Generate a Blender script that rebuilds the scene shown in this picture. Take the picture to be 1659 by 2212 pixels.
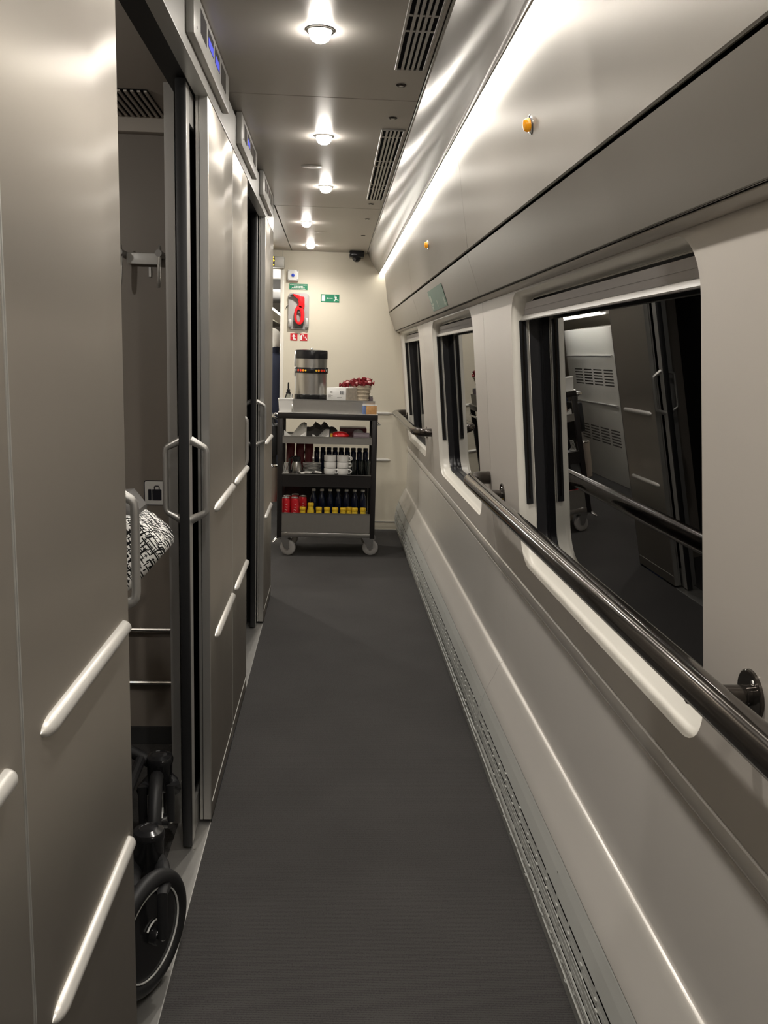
import bpy, bmesh, math, random
from mathutils import Vector, Matrix
random.seed(7)
for o in list(bpy.data.objects):
    bpy.data.objects.remove(o, do_unlink=True)
scene = bpy.context.scene
COL = scene.collection
PI = math.pi

# ------------------------------------------------------------------ camera
IMG_W, IMG_H, FPX = 1659.0, 2212.0, 1890.0
CAM_H = 1.38
yaw, pit, rol = 0.06303, 0.1741, 0.03019
fwd = Vector((math.sin(yaw)*math.cos(pit), math.cos(yaw)*math.cos(pit), -math.sin(pit)))
rgt0 = Vector((math.cos(yaw), -math.sin(yaw), 0))
up0 = rgt0.cross(fwd)
rgt = rgt0*math.cos(rol) + up0*math.sin(rol)
upv = up0*math.cos(rol) - rgt0*math.sin(rol)
cd = bpy.data.cameras.new('camera')
cam = bpy.data.objects.new('camera', cd)
COL.objects.link(cam)
cd.sensor_fit = 'HORIZONTAL'
cd.sensor_width = 36.0
cd.lens = FPX/IMG_W*36.0
cd.clip_start = 0.02
cam.matrix_world = Matrix(((rgt.x, upv.x, -fwd.x, 0), (rgt.y, upv.y, -fwd.y, 0), (rgt.z, upv.z, -fwd.z, CAM_H), (0, 0, 0, 1)))
scene.camera = cam

# ------------------------------------------------------------------ world (night outside) and exposure
w = bpy.data.worlds.new('night')
scene.world = w
w.use_nodes = True
w.node_tree.nodes['Background'].inputs[0].default_value = (0.004, 0.005, 0.008, 1)
w.node_tree.nodes['Background'].inputs[1].default_value = 1.0
scene.view_settings.view_transform = 'Standard'
scene.view_settings.look = 'None'
scene.view_settings.gamma = 1.0
scene.view_settings.use_curve_mapping = False
scene.view_settings.exposure = 0.65
LED_E = 6.0          # cove strip
LAMP_W = 15.0         # each downlight
LAMP_E = 85.0
WARM = (1.0, 0.945, 0.855)
LAMPC = (1.0, 0.945, 0.87)

# ------------------------------------------------------------------ materials
def mat(name, col, rough=0.5, metal=0.0, spec=0.5, var=0.0, vscale=30, bump=0.0, bscale=200, aniso=0.0, tang=None,
        emit=None, estr=0.0, coat=0.0, alpha=None, trans=0.0, ior=1.45):
    m = bpy.data.materials.new(name)
    m.use_nodes = True
    nt = m.node_tree
    b = nt.nodes['Principled BSDF']
    b.inputs['Base Color'].default_value = (*col, 1)
    b.inputs['Roughness'].default_value = rough
    b.inputs['Metallic'].default_value = metal
    b.inputs['Specular IOR Level'].default_value = spec
    b.inputs['IOR'].default_value = ior
    if coat: b.inputs['Coat Weight'].default_value = coat
    if trans: b.inputs['Transmission Weight'].default_value = trans
    if aniso:
        b.inputs['Anisotropic'].default_value = aniso
        c = nt.nodes.new('ShaderNodeCombineXYZ')
        for i, v in enumerate(tang): c.inputs[i].default_value = v
        nt.links.new(c.outputs[0], b.inputs['Tangent'])
    if emit:
        b.inputs['Emission Color'].default_value = (*emit, 1)
        b.inputs['Emission Strength'].default_value = estr
    if var or bump:
        tc = nt.nodes.new('ShaderNodeTexCoord')
    if var:
        n = nt.nodes.new('ShaderNodeTexNoise')
        n.inputs['Scale'].default_value = vscale
        n.inputs['Detail'].default_value = 4
        nt.links.new(tc.outputs['Object'], n.inputs['Vector'])
        r = nt.nodes.new('ShaderNodeMapRange')
        r.inputs[3].default_value = 1-var; r.inputs[4].default_value = 1+var
        nt.links.new(n.outputs[0], r.inputs[0])
        mx = nt.nodes.new('ShaderNodeVectorMath'); mx.operation = 'SCALE'
        mx.inputs[0].default_value = col
        nt.links.new(r.outputs[0], mx.inputs['Scale'])
        nt.links.new(mx.outputs[0], b.inputs['Base Color'])
    if bump:
        n2 = nt.nodes.new('ShaderNodeTexNoise')
        n2.inputs['Scale'].default_value = bscale
        n2.inputs['Detail'].default_value = 3
        nt.links.new(tc.outputs['Object'], n2.inputs['Vector'])
        bp = nt.nodes.new('ShaderNodeBump')
        bp.inputs['Strength'].default_value = bump
        bp.inputs['Distance'].default_value = 0.002
        nt.links.new(n2.outputs[0], bp.inputs['Height'])
        nt.links.new(bp.outputs[0], b.inputs['Normal'])
    return m

def carpet_mat():
    m = mat('ribbed_carpet', (0.03, 0.028, 0.027), 0.95, spec=0.15)
    nt = m.node_tree; b = nt.nodes['Principled BSDF']
    tc = nt.nodes.new('ShaderNodeTexCoord')
    n = nt.nodes.new('ShaderNodeTexNoise'); n.inputs['Scale'].default_value = 300; n.inputs['Detail'].default_value = 3
    nt.links.new(tc.outputs['Object'], n.inputs['Vector'])
    wv = nt.nodes.new('ShaderNodeTexWave'); wv.wave_type = 'BANDS'; wv.bands_direction = 'Y'
    wv.inputs['Scale'].default_value = 62; wv.inputs['Distortion'].default_value = 1.2; wv.inputs['Detail Scale'].default_value = 30
    nt.links.new(tc.outputs['Object'], wv.inputs['Vector'])
    mm = nt.nodes.new('ShaderNodeMath'); mm.operation = 'MULTIPLY'
    nt.links.new(n.outputs[0], mm.inputs[0]); nt.links.new(wv.outputs[1], mm.inputs[1])
    cr = nt.nodes.new('ShaderNodeValToRGB')
    cr.color_ramp.elements[0].color = (0.010, 0.0098, 0.0098, 1); cr.color_ramp.elements[1].color = (0.068, 0.065, 0.063, 1)
    cr.color_ramp.elements[1].position = 0.75
    ad = nt.nodes.new('ShaderNodeMath'); ad.operation = 'MULTIPLY_ADD'; ad.inputs[1].default_value = 0.85
    nt.links.new(n.outputs[0], ad.inputs[0]); nt.links.new(mm.outputs[0], ad.inputs[2])
    nt.links.new(ad.outputs[0], cr.inputs[0])
    big = nt.nodes.new('ShaderNodeTexNoise'); big.inputs['Scale'].default_value = 3.0; big.inputs['Detail'].default_value = 5
    nt.links.new(tc.outputs['Object'], big.inputs['Vector'])
    mr = nt.nodes.new('ShaderNodeMapRange'); mr.inputs[3].default_value = 0.8; mr.inputs[4].default_value = 1.2
    nt.links.new(big.outputs[0], mr.inputs[0])
    sc = nt.nodes.new('ShaderNodeVectorMath'); sc.operation = 'SCALE'
    nt.links.new(cr.outputs[0], sc.inputs[0]); nt.links.new(mr.outputs[0], sc.inputs['Scale'])
    nt.links.new(sc.outputs[0], b.inputs['Base Color'])
    bp = nt.nodes.new('ShaderNodeBump'); bp.inputs['Strength'].default_value = 0.5; bp.inputs['Distance'].default_value = 0.002
    nt.links.new(ad.outputs[0], bp.inputs['Height']); nt.links.new(bp.outputs[0], b.inputs['Normal'])
    return m

def glass_mat(name, tint, f0=1.5, boost=0.0):
    m = bpy.data.materials.new(name); m.use_nodes = True
    nt = m.node_tree; nt.nodes.clear()
    out = nt.nodes.new('ShaderNodeOutputMaterial'); mx = nt.nodes.new('ShaderNodeMixShader')
    tr = nt.nodes.new('ShaderNodeBsdfTransparent'); tr.inputs[0].default_value = (*tint, 1)
    gl = nt.nodes.new('ShaderNodeBsdfGlossy'); gl.inputs['Roughness'].default_value = 0.0
    fr = nt.nodes.new('ShaderNodeFresnel'); fr.inputs['IOR'].default_value = f0
    ad = nt.nodes.new('ShaderNodeMath'); ad.operation = 'ADD'; ad.use_clamp = True; ad.inputs[1].default_value = boost
    nt.links.new(fr.outputs[0], ad.inputs[0])
    nt.links.new(ad.outputs[0], mx.inputs[0]); nt.links.new(tr.outputs[0], mx.inputs[1]); nt.links.new(gl.outputs[0], mx.inputs[2])
    nt.links.new(mx.outputs[0], out.inputs[0])
    return m

def doodle_mat():
    m = mat('doodle_fabric', (0.8, 0.8, 0.78), 0.8, spec=0.2)
    nt = m.node_tree; b = nt.nodes['Principled BSDF']; lk = nt.links.new
    tc = nt.nodes.new('ShaderNodeTexCoord')
    def math_(op, a, bb=None):
        n = nt.nodes.new('ShaderNodeMath'); n.operation = op
        for i, v in enumerate((a, bb)):
            if v is None: continue
            if isinstance(v, (int, float)): n.inputs[i].default_value = v
            else: lk(v, n.inputs[i])
        return n.outputs[0]
    def dot(v):
        n = nt.nodes.new('ShaderNodeVectorMath'); n.operation = 'DOT_PRODUCT'; lk(tc.outputs['Object'], n.inputs[0]); n.inputs[1].default_value = v
        return n.outputs['Value']
    total = None
    for (k, off, th) in ((95, 0.0, 0.13), (62, 0.37, 0.10), (140, 0.61, 0.14)):
        u = math_('ADD', math_('MULTIPLY', dot((0.80, 0.45, 0.60)), k), off+20); v = math_('ADD', math_('MULTIPLY', dot((-0.60, 0.55, 0.80)), k), off*2+20)
        fu = math_('FRACT', u); fv = math_('FRACT', v)
        c = nt.nodes.new('ShaderNodeCombineXYZ'); lk(math_('FLOOR', u), c.inputs[0]); lk(math_('FLOOR', v), c.inputs[1])
        wn_ = nt.nodes.new('ShaderNodeTexWhiteNoise'); wn_.noise_dimensions = '2D'; lk(c.outputs[0], wn_.inputs['Vector'])
        r = wn_.outputs['Value']
        hu = math_('LESS_THAN', math_('ABSOLUTE', math_('SUBTRACT', fu, 0.5)), th); hv = math_('LESS_THAN', math_('ABSOLUTE', math_('SUBTRACT', fv, 0.5)), th)
        a_ = math_('MULTIPLY', hu, math_('GREATER_THAN', r, 0.55)); c_ = math_('MULTIPLY', hv, math_('LESS_THAN', math_('ABSOLUTE', math_('SUBTRACT', r, 0.5)), 0.22))
        l = math_('MAXIMUM', a_, c_)
        total = l if total is None else math_('MAXIMUM', total, l)
    cr = nt.nodes.new('ShaderNodeMixRGB'); cr.inputs[1].default_value = (0.82, 0.81, 0.78, 1); cr.inputs[2].default_value = (0.01, 0.01, 0.01, 1)
    lk(total, cr.inputs[0]); lk(cr.outputs[0], b.inputs['Base Color'])
    return m

TY = (0, 1, 0)
M = {}
M['panel'] = mat('satin_champagne_panel', (0.50, 0.465, 0.415), 0.40, 0.75, var=0.03, vscale=4, aniso=1.0, tang=TY)
M['upper'] = mat('satin_upper_panel', (0.45, 0.43, 0.395), 0.40, 0.8, var=0.02, vscale=4, aniso=0.85, tang=TY)
M['winpanel'] = mat('window_panel_paint', (0.52, 0.485, 0.44), 0.42, 0.1, var=0.02, vscale=5)
M['lower'] = mat('lower_panel_paint', (0.57, 0.545, 0.505), 0.22, 0.15, var=0.02, vscale=5)
M['grille'] = mat('perforated_grille_paint', (0.44, 0.445, 0.42), 0.42, 0.1)
M['ceil'] = mat('satin_ceiling_panel', (0.48, 0.45, 0.41), 0.42, 0.35, var=0.02, vscale=4, aniso=0.35, tang=TY)
M['cove'] = mat('cove_metal', (0.46, 0.445, 0.42), 0.34, 0.85, aniso=0.7, tang=TY)
M['alu'] = mat('anodised_aluminium', (0.45, 0.44, 0.42), 0.38, 0.8)
M['alulight'] = mat('light_aluminium', (0.62, 0.61, 0.58), 0.35, 0.7)
M['railwhite'] = mat('pale_bumper_aluminium', (0.72, 0.70, 0.66), 0.3, 0.35)
M['header'] = mat('header_paint', (0.42, 0.41, 0.385), 0.45, 0.4)
M['boxgrey'] = mat('display_housing_paint', (0.50, 0.49, 0.46), 0.45, 0.2)
M['lcd'] = mat('dark_lcd', (0.05, 0.05, 0.055), 0.2)
M['lcdblue'] = mat('blue_lcd_glow', (0.05, 0.06, 0.3), 0.3, emit=(0.12, 0.14, 0.95), estr=0.45)
M['black'] = mat('black_rubber', (0.012, 0.012, 0.013), 0.5)
M['brush'] = mat('black_brush_seal', (0.008, 0.008, 0.008), 0.9, var=0.5, vscale=300, bump=1.0, bscale=500)
M['blackgloss'] = mat('black_gloss_plastic', (0.012, 0.012, 0.013), 0.18)
M['blacktube'] = mat('black_powder_coat', (0.015, 0.013, 0.013), 0.35)
M['gasket'] = mat('window_gasket', (0.012, 0.012, 0.014), 0.35)
M['cream'] = mat('cream_window_surround', (0.74, 0.71, 0.64), 0.32, 0.0, var=0.01)
M['creamwall'] = mat('cream_end_wall', (0.66, 0.61, 0.50), 0.5, 0.0, var=0.02, vscale=6)
M['bronze'] = mat('bronze_grey_rail', (0.075, 0.066, 0.058), 0.13, 0.8)
M['blind'] = mat('blind_fabric', (0.42, 0.40, 0.39), 0.7)
M['chrome'] = mat('chrome', (0.75, 0.75, 0.74), 0.12, 1.0)
M['steel'] = mat('brushed_steel', (0.55, 0.54, 0.52), 0.3, 1.0, var=0.04, vscale=60)
M['steeldull'] = mat('dull_sheet_steel', (0.36, 0.345, 0.32), 0.42, 0.85, var=0.05, vscale=30)
M['sill'] = mat('worn_steel_sill', (0.36, 0.35, 0.33), 0.4, 0.85, var=0.12, vscale=25)
M['carpet'] = carpet_mat()
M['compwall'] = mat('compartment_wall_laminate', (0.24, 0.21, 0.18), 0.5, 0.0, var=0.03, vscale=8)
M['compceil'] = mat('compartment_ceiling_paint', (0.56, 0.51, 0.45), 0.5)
M['skirt'] = mat('dark_skirting', (0.03, 0.03, 0.03), 0.7)
M['dark'] = mat('dark_void', (0.006, 0.006, 0.007), 0.9, spec=0.1)
M['led'] = mat('led_diffuser', (0.9, 0.9, 0.9), 0.5, emit=WARM, estr=LED_E)
M['lamp'] = mat('frosted_lamp', (0.9, 0.9, 0.9), 0.4, emit=LAMPC, estr=LAMP_E)
M['white'] = mat('white_plastic', (0.78, 0.77, 0.74), 0.35)
M['ceramic'] = mat('white_ceramic', (0.82, 0.81, 0.78), 0.15)
M['paper'] = mat('white_paper', (0.80, 0.78, 0.74), 0.8)
M['amber'] = mat('amber_plastic', (0.85, 0.33, 0.01), 0.15, emit=(0.9, 0.35, 0.02), estr=0.12)
M['green'] = mat('sign_green', (0.015, 0.20, 0.10), 0.4)
M['palegreen'] = mat('faded_sign_green', (0.055, 0.125, 0.08), 0.5)
M['palemark'] = mat('faded_sign_mark', (0.26, 0.30, 0.24), 0.5)
M['signwhite'] = mat('sign_white', (0.8, 0.8, 0.77), 0.45)
M['red'] = mat('red_plastic', (0.72, 0.015, 0.02), 0.25)
M['signred'] = mat('sign_red', (0.55, 0.02, 0.03), 0.4)
M['bluebtn'] = mat('blue_button', (0.02, 0.06, 0.55), 0.3)
M['grey'] = mat('grey_plastic', (0.36, 0.345, 0.33), 0.45)
M['darkgrey'] = mat('dark_grey_plastic', (0.10, 0.095, 0.09), 0.5)
M['yellowlid'] = mat('yellow_lid', (0.75, 0.48, 0.02), 0.35)
M['juice'] = mat('yellow_juice', (0.72, 0.50, 0.03), 0.25)
M['water'] = mat('blue_bottle', (0.004, 0.010, 0.04), 0.15)
M['canred'] = mat('red_can', (0.62, 0.02, 0.03), 0.2, 0.3)
M['darkred'] = mat('dark_red_bag', (0.12, 0.01, 0.015), 0.35)
M['foil'] = mat('red_foil', (0.20, 0.015, 0.02), 0.25, 0.3)
M['pinkfoil'] = mat('pale_pink_foil', (0.75, 0.45, 0.42), 0.3)
M['wicker'] = mat('pale_wicker', (0.55, 0.47, 0.36), 0.8, var=0.35, vscale=60, bump=1.0, bscale=120)
M['boxside'] = mat('printed_box_side', (0.50, 0.44, 0.36), 0.6, var=0.45, vscale=45)
M['lilac'] = mat('lilac_wrap', (0.30, 0.24, 0.27), 0.4)
M['biscuit'] = mat('biscuit_print', (0.55, 0.30, 0.12), 0.5, var=0.3, vscale=60)
M['bluepack'] = mat('blue_pack', (0.16, 0.22, 0.42), 0.5)
M['orange'] = mat('orange_dot', (0.85, 0.28, 0.02), 0.4)
M['yellow'] = mat('yellow_dot', (0.85, 0.55, 0.05), 0.4)
M['reddot'] = mat('red_dot', (0.75, 0.05, 0.02), 0.4)
M['clear'] = glass_mat('drinking_glass', (0.75, 0.78, 0.78), 1.45, 0.02)
M['pane'] = glass_mat('window_pane', (0.80, 0.84, 0.84), 1.55, 0.16)
M['doorglass'] = glass_mat('door_glass', (0.25, 0.27, 0.28), 1.5, 0.02)
M['doodle'] = doodle_mat()
M['navy'] = mat('navy_cloth', (0.012, 0.016, 0.035), 0.8)
M['skin'] = mat('skin', (0.5, 0.32, 0.24), 0.5)
M['hair'] = mat('pale_hair', (0.75, 0.73, 0.68), 0.7)
M['whitelit'] = mat('white_cabinet_paint', (0.80, 0.79, 0.75), 0.35)
M['tube'] = mat('tube_light', (0.9, 0.9, 0.9), 0.4, emit=(1, 0.97, 0.9), estr=40)
M['amberled'] = mat('amber_led_dots', (0.1, 0.05, 0), 0.4, emit=(1.0, 0.62, 0.02), estr=1.6)
M['iconblack'] = mat('icon_black', (0.012, 0.012, 0.02), 0.5)
M['towel'] = mat('grey_cloth', (0.17, 0.16, 0.15), 0.9)
M['trash'] = mat('beige_bag', (0.35, 0.30, 0.25), 0.6)
M['seat'] = mat('seat_fabric', (0.03, 0.035, 0.05), 0.8)
M['blackcloth'] = mat('black_canvas', (0.02, 0.02, 0.021), 0.8)
M['retro'] = mat('reflective_ring', (0.62, 0.62, 0.60), 0.4)

# ------------------------------------------------------------------ mesh helpers
WL = {}
class MB:
    def __init__(s): s.bm = bmesh.new()
    def _f(s, vs):
        try: return s.bm.faces.new(vs)
        except ValueError: return None
    def verts(s, pts): return [s.bm.verts.new(Vector(p)) for p in pts]
    def box(s, x0, x1, y0, y1, z0, z1):
        v = s.verts([(x, y, z) for z in (z0, z1) for y in (y0, y1) for x in (x0, x1)])
        for f in ((0, 2, 3, 1), (4, 5, 7, 6), (0, 1, 5, 4), (2, 6, 7, 3), (0, 4, 6, 2), (1, 3, 7, 5)):
            s._f([v[i] for i in f])
        return s
    def obox(s, c, sz, m=None):
        v0 = len(s.bm.verts)
        x, y, z = [d/2 for d in sz]
        mm = Matrix.Translation(Vector(c)) @ (m.to_4x4() if m else Matrix.Identity(4))
        v = s.verts([mm @ Vector((a, b, cc)) for cc in (-z, z) for b in (-y, y) for a in (-x, x)])
        for f in ((0, 2, 3, 1), (4, 5, 7, 6), (0, 1, 5, 4), (2, 6, 7, 3), (0, 4, 6, 2), (1, 3, 7, 5)):
            s._f([v[i] for i in f])
        return s
    def prism(s, poly, axis, a0, a1):
        """poly = 2D points in the two remaining axes (in xyz order), extruded along axis"""
        def p(u, v, a):
            return {'x': (a, u, v), 'y': (u, a, v), 'z': (u, v, a)}[axis]
        A = s.verts([p(u, v, a0) for u, v in poly]); B = s.verts([p(u, v, a1) for u, v in poly])
        n = len(poly)
        for i in range(n):
            s._f([A[i], A[(i+1) % n], B[(i+1) % n], B[i]])
        s._f(A[::-1]); s._f(B)
        return s
    def sheet(s, prof, y0, y1, th=0.004, side=1):
        """open profile (x,z) along y, given a thickness to the outside (+x side)"""
        n = len(prof); off = []
        for i in range(n):
            a = Vector(prof[max(i-1, 0)]); b = Vector(prof[min(i+1, n-1)])
            t = (b-a).normalized(); nn = Vector((-t.y, t.x))*side
            off.append((prof[i][0]+nn.x*th, prof[i][1]+nn.y*th))
        poly = list(prof)+off[::-1]
        A = s.verts([(u, y0, v) for u, v in poly]); B = s.verts([(u, y1, v) for u, v in poly])
        m = len(poly)
        for i in range(m):
            s._f([A[i], A[(i+1) % m], B[(i+1) % m], B[i]])
        for k in range(n-1):
            s._f([A[k], A[m-1-k], A[m-2-k], A[k+1]]); s._f([B[k], B[k+1], B[m-2-k], B[m-1-k]])
        return s
    def loft(s, loops, close=True, cap0=False, cap1=False):
        L = [s.verts(l) for l in loops]; n = len(L[0])
        for a, b in zip(L[:-1], L[1:]):
            for i in range(n if close else n-1):
                s._f([a[i], a[(i+1) % n], b[(i+1) % n], b[i]])
        if cap0: s._f(L[0][::-1])
        if cap1: s._f(L[-1])
        return s
    def cyl(s, p0, p1, r, seg=16, r2=None):
        return s.tube([p0, p1], [r, r if r2 is None else r2], seg)
    def tube(s, path, r, seg=12, cap=True):
        P = [Vector(p) for p in path]; n = len(P)
        R = r if isinstance(r, (list, tuple)) else [r]*n
        loops = []; ref = None
        for i in range(n):
            t = (P[min(i+1, n-1)]-P[max(i-1, 0)]).normalized()
            if ref is None:
                ref = Vector((0, 0, 1)) if abs(t.z) < 0.9 else Vector((1, 0, 0))
            u = (ref - t*ref.dot(t)).normalized(); ref = u; v = t.cross(u)
            loops.append([P[i]+(u*math.cos(2*PI*k/seg)+v*math.sin(2*PI*k/seg))*R[i] for k in range(seg)])
        return s.loft(loops, True, cap, cap)
    def lathe(s, prof, c, seg=20, ax=None, cap=True):
        c = Vector(c); mm = ax or Matrix.Identity(3)
        loops = [[c + mm @ Vector((r*math.cos(2*PI*k/seg), r*math.sin(2*PI*k/seg), z)) for k in range(seg)] for r, z in prof]
        return s.loft(loops, True, cap, cap)
    def torus(s, c, R, r, mm, seg=32, sub=8):
        c = Vector(c); L = []
        for i in range(seg):
            a = 2*PI*i/seg
            L.append([c + mm @ Vector(((R+r*math.cos(2*PI*j/sub))*math.cos(a), (R+r*math.cos(2*PI*j/sub))*math.sin(a), r*math.sin(2*PI*j/sub))) for j in range(sub)])
        L.append(L[0])
        return s.loft(L)
    def sphere(s, c, r, sc=(1, 1, 1), seg=14, rings=9, z0=-1, z1=1):
        prof = []
        for i in range(rings+1):
            a = -PI/2 + PI*i/rings
            zz = math.sin(a)
            if zz < z0 or zz > z1: continue
            prof.append((max(math.cos(a), 0.001), zz))
        loops = [[(c[0]+sc[0]*r*q*math.cos(2*PI*k/seg), c[1]+sc[1]*r*q*math.sin(2*PI*k/seg), c[2]+sc[2]*r*z) for k in range(seg)] for q, z in prof]
        return s.loft(loops, True, True, True)
    def build(s, name, m, parent=None, bevel=0.0, smooth=None, seg=2, origin=None, label=None, weld=True):
        bm = s.bm
        if weld: bmesh.ops.remove_doubles(bm, verts=bm.verts, dist=1e-6)
        bmesh.ops.recalc_face_normals(bm, faces=bm.faces)
        if bevel:
            ed = [e for e in bm.edges if len(e.link_faces) == 2 and e.calc_face_angle(0) > 0.6]
            bmesh.ops.bevel(bm, geom=ed, offset=bevel, segments=seg, affect='EDGES', profile=0.5, clamp_overlap=True)
        me = bpy.data.meshes.new(name)
        vs = [v.co for v in bm.verts]
        if origin is None:
            lo = [min(v[i] for v in vs) for i in range(3)]; hi = [max(v[i] for v in vs) for i in range(3)]
            origin = Vector(((lo[0]+hi[0])/2, (lo[1]+hi[1])/2, lo[2]))
        else: origin = Vector(origin)
        for v in bm.verts: v.co -= origin
        bm.to_mesh(me); bm.free()
        me.materials.append(M[m] if isinstance(m, str) else m)
        if smooth is None: smooth = True
        if smooth:
            me.polygons.foreach_set('use_smooth', [True]*len(me.polygons))
            me.set_sharp_from_angle(angle=math.radians(35))
        o = bpy.data.objects.new(name, me); COL.objects.link(o)
        WL[o.name] = origin.copy()
        if parent: o.parent = parent; o.location = origin - WL[parent.name]
        else: o.location = origin
        if label: o['label'] = label
        return o

def tag(o, label, cat, group=None):
    o['label'] = label; o['category'] = cat
    if group: o['group'] = group
    return o
def thing(name, loc, label=None, cat=None, group=None, kind=None):
    o = bpy.data.objects.new(name, None); COL.objects.link(o)
    o.location = loc; o.empty_display_size = 0.05; WL[o.name] = Vector(loc)
    if label: tag(o, label, cat, group)
    if kind: o['kind'] = kind
    return o
def struct(o, label=None, cat=None):
    o['kind'] = 'structure'
    if label: o['label'] = label
    if cat: o['category'] = cat
    return o
def dup(root, loc, label=None, group=None, rotz=None):
    def cp(o, p):
        c = o.copy(); COL.objects.link(c)
        if p: c.parent = p
        for ch in o.children: cp(ch, c)
        return c
    r = cp(root, None); r.location = loc; WL[r.name] = Vector(loc)
    if rotz is not None: r.rotation_euler[2] = rotz
    if label: r['label'] = label
    if group: r['group'] = group
    return r
def rrect(cy, cz, hy, hz, r, k=6):
    pts = []
    for (sy, sz, a0) in ((1, 1, 0), (-1, 1, 90), (-1, -1, 180), (1, -1, 270)):
        for i in range(k+1):
            a = math.radians(a0+90*i/k)
            pts.append((cy+sy*(hy-r)+r*math.cos(a), cz+sz*(hz-r)+r*math.sin(a)))
    return pts
def rot(ax, deg): return Matrix.Rotation(math.radians(deg), 3, ax)

# ================================================================== SETTING
YE = 7.0; YB = -1.6; CZ = 2.172; XL = -0.333
# ---- floor
fl = struct(MB().box(-0.335, 0.64, YB, YE+0.05, -0.03, 0.0).build('floor', 'carpet', smooth=False),
            'dark grey ribbed carpet along the corridor floor', 'floor')
MB().box(-2.1, -0.335, 4.95, YE+0.05, -0.03, -0.0005).build('vestibule_carpet', 'carpet', fl, smooth=False)
MB().box(-2.1, -0.43, YB, 4.95, -0.03, -0.0005).build('compartment_carpet', 'carpet', fl, smooth=False)
MB().box(-2.1, 0.75, YE+0.05, 13.0, -0.03, -0.0005).build('saloon_carpet', 'carpet', fl, smooth=False)
for i, (y0, y1) in enumerate(((1.44, 2.43), (3.49, 4.41))):
    sl = struct(MB().box(-0.43, -0.337, y0-0.3, y1+0.2, -0.03, 0.001).build('trim_%d' % (i+1), 'sill', smooth=False),
                ('worn steel door sill under the open luggage room door', 'worn steel door sill under the far dark sliding door')[i], 'door sill')
    MB().box(-0.337, -0.335, y0, y1, -0.02, 0.0035).build('edge_strip', 'alulight', sl)
    for k in range(3):
        MB().lathe([(0.004, 0.0012), (0.004, 0.002)], (-0.36, y0+0.15+k*0.35, 0), 10).build('screw', 'steel', sl)

# ---- ceiling
ceil = thing('ceiling', (0, 3, CZ), kind='structure')
seams = [YB, 0.845, 2.905, 4.945, YE]
for a, b in zip(seams[:-1], seams[1:]):
    pn = MB().box(-0.326 if b > 5 else -0.42, 0.250, a+0.002, b-0.002, CZ, CZ+0.02).build('ceiling_panel', 'ceil', ceil, bevel=0.002, seg=1)
    for yy in ((b-0.16) if b < 5 else 6.0, a+0.19 if a > 4.9 else a+0.2):
        if a > 4.9: yy += 0.16 if yy < 5.5 else 0
        lk = MB().lathe([(0.0, -0.004), (0.009, -0.004), (0.0095, -0.002), (0.0125, -0.0035), (0.0150, -0.002), (0.0150, 0.0)], (0.186, yy, CZ), 20).build('lock', 'bronze', pn)
        MB().box(0.181, 0.191, yy-0.0012, yy+0.0012, CZ-0.0050, CZ-0.0035).build('key_slot', 'alulight', lk)
    if a > 2: # faint round cover plate
        MB().lathe([(0.0, -0.0012), (0.042, -0.0012), (0.0445, 0.0)], (-0.105 if a < 4 else -0.09, a+1.02 if a < 4.0 else 5.93, CZ), 24).build('cover_plate', 'ceil', pn)
MB().box(-0.45, 0.27, YB, YE, CZ+0.021, CZ+0.04).build('ceiling_backing', 'dark', ceil)
MB().box(-2.1, -0.332, 4.95, YE, CZ, CZ+0.02).build('vestibule_ceiling_panel', 'ceil', ceil)
MB().box(0.252, 0.262, YB, YE, CZ-0.004, CZ+0.02).build('edge_trim', 'alu', ceil, bevel=0.0015, seg=1)

# ---- right wall
wr = thing('wall_right', (0.64, 3, 0), kind='structure')
cov = [(0.262, CZ-0.003), (0.270, CZ-0.020), (0.286, CZ-0.055), (0.304, CZ-0.085), (0.326, CZ-0.115), (0.343, CZ-0.134), (0.349, 2.026), (0.349, 2.021)]
MB().sheet(cov, YB, YE, 0.004, -1).build('cove_profile', 'cove', wr)
useam = [YB, 0.83, 2.94, 4.967, YE]
for a, b in zip(useam[:-1], useam[1:]):
    MB().sheet([(0.389, 2.018), (0.395, 1.985), (0.412, 1.868), (0.425, 1.790), (0.4325, 1.7375), (0.436, 1.7355)], a+0.0015, b-0.0015, 0.012, 1).build('upper_panel', 'upper', wr)
    MB().sheet([(0.437, 1.7275), (0.4345, 1.7255), (0.460, 1.662), (0.482, 1.600), (0.4845, 1.5935), (0.489, 1.5915)], a+0.03, b+0.027 if b < YE else b, 0.012, 1).build('locker_panel', 'upper', wr)
MB().box(0.508, 0.512, YB, YE, 1.60, 2.06).build('backing', 'dark', wr)
MB().box(0.402, 0.508, YB, YE, 2.045, 2.05).build('backing', 'dark', wr)
MB().sheet([(0.492, 1.588), (0.500, 1.5835), (0.520, 1.5825), (0.5275, 1.5845)], YB, YE, 0.005, 1).build('moulding', 'winpanel', wr)
MB().box(0.487, 0.50, YB, YE, 1.592, 1.60).build('shadow_gap', 'dark', wr)
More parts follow.
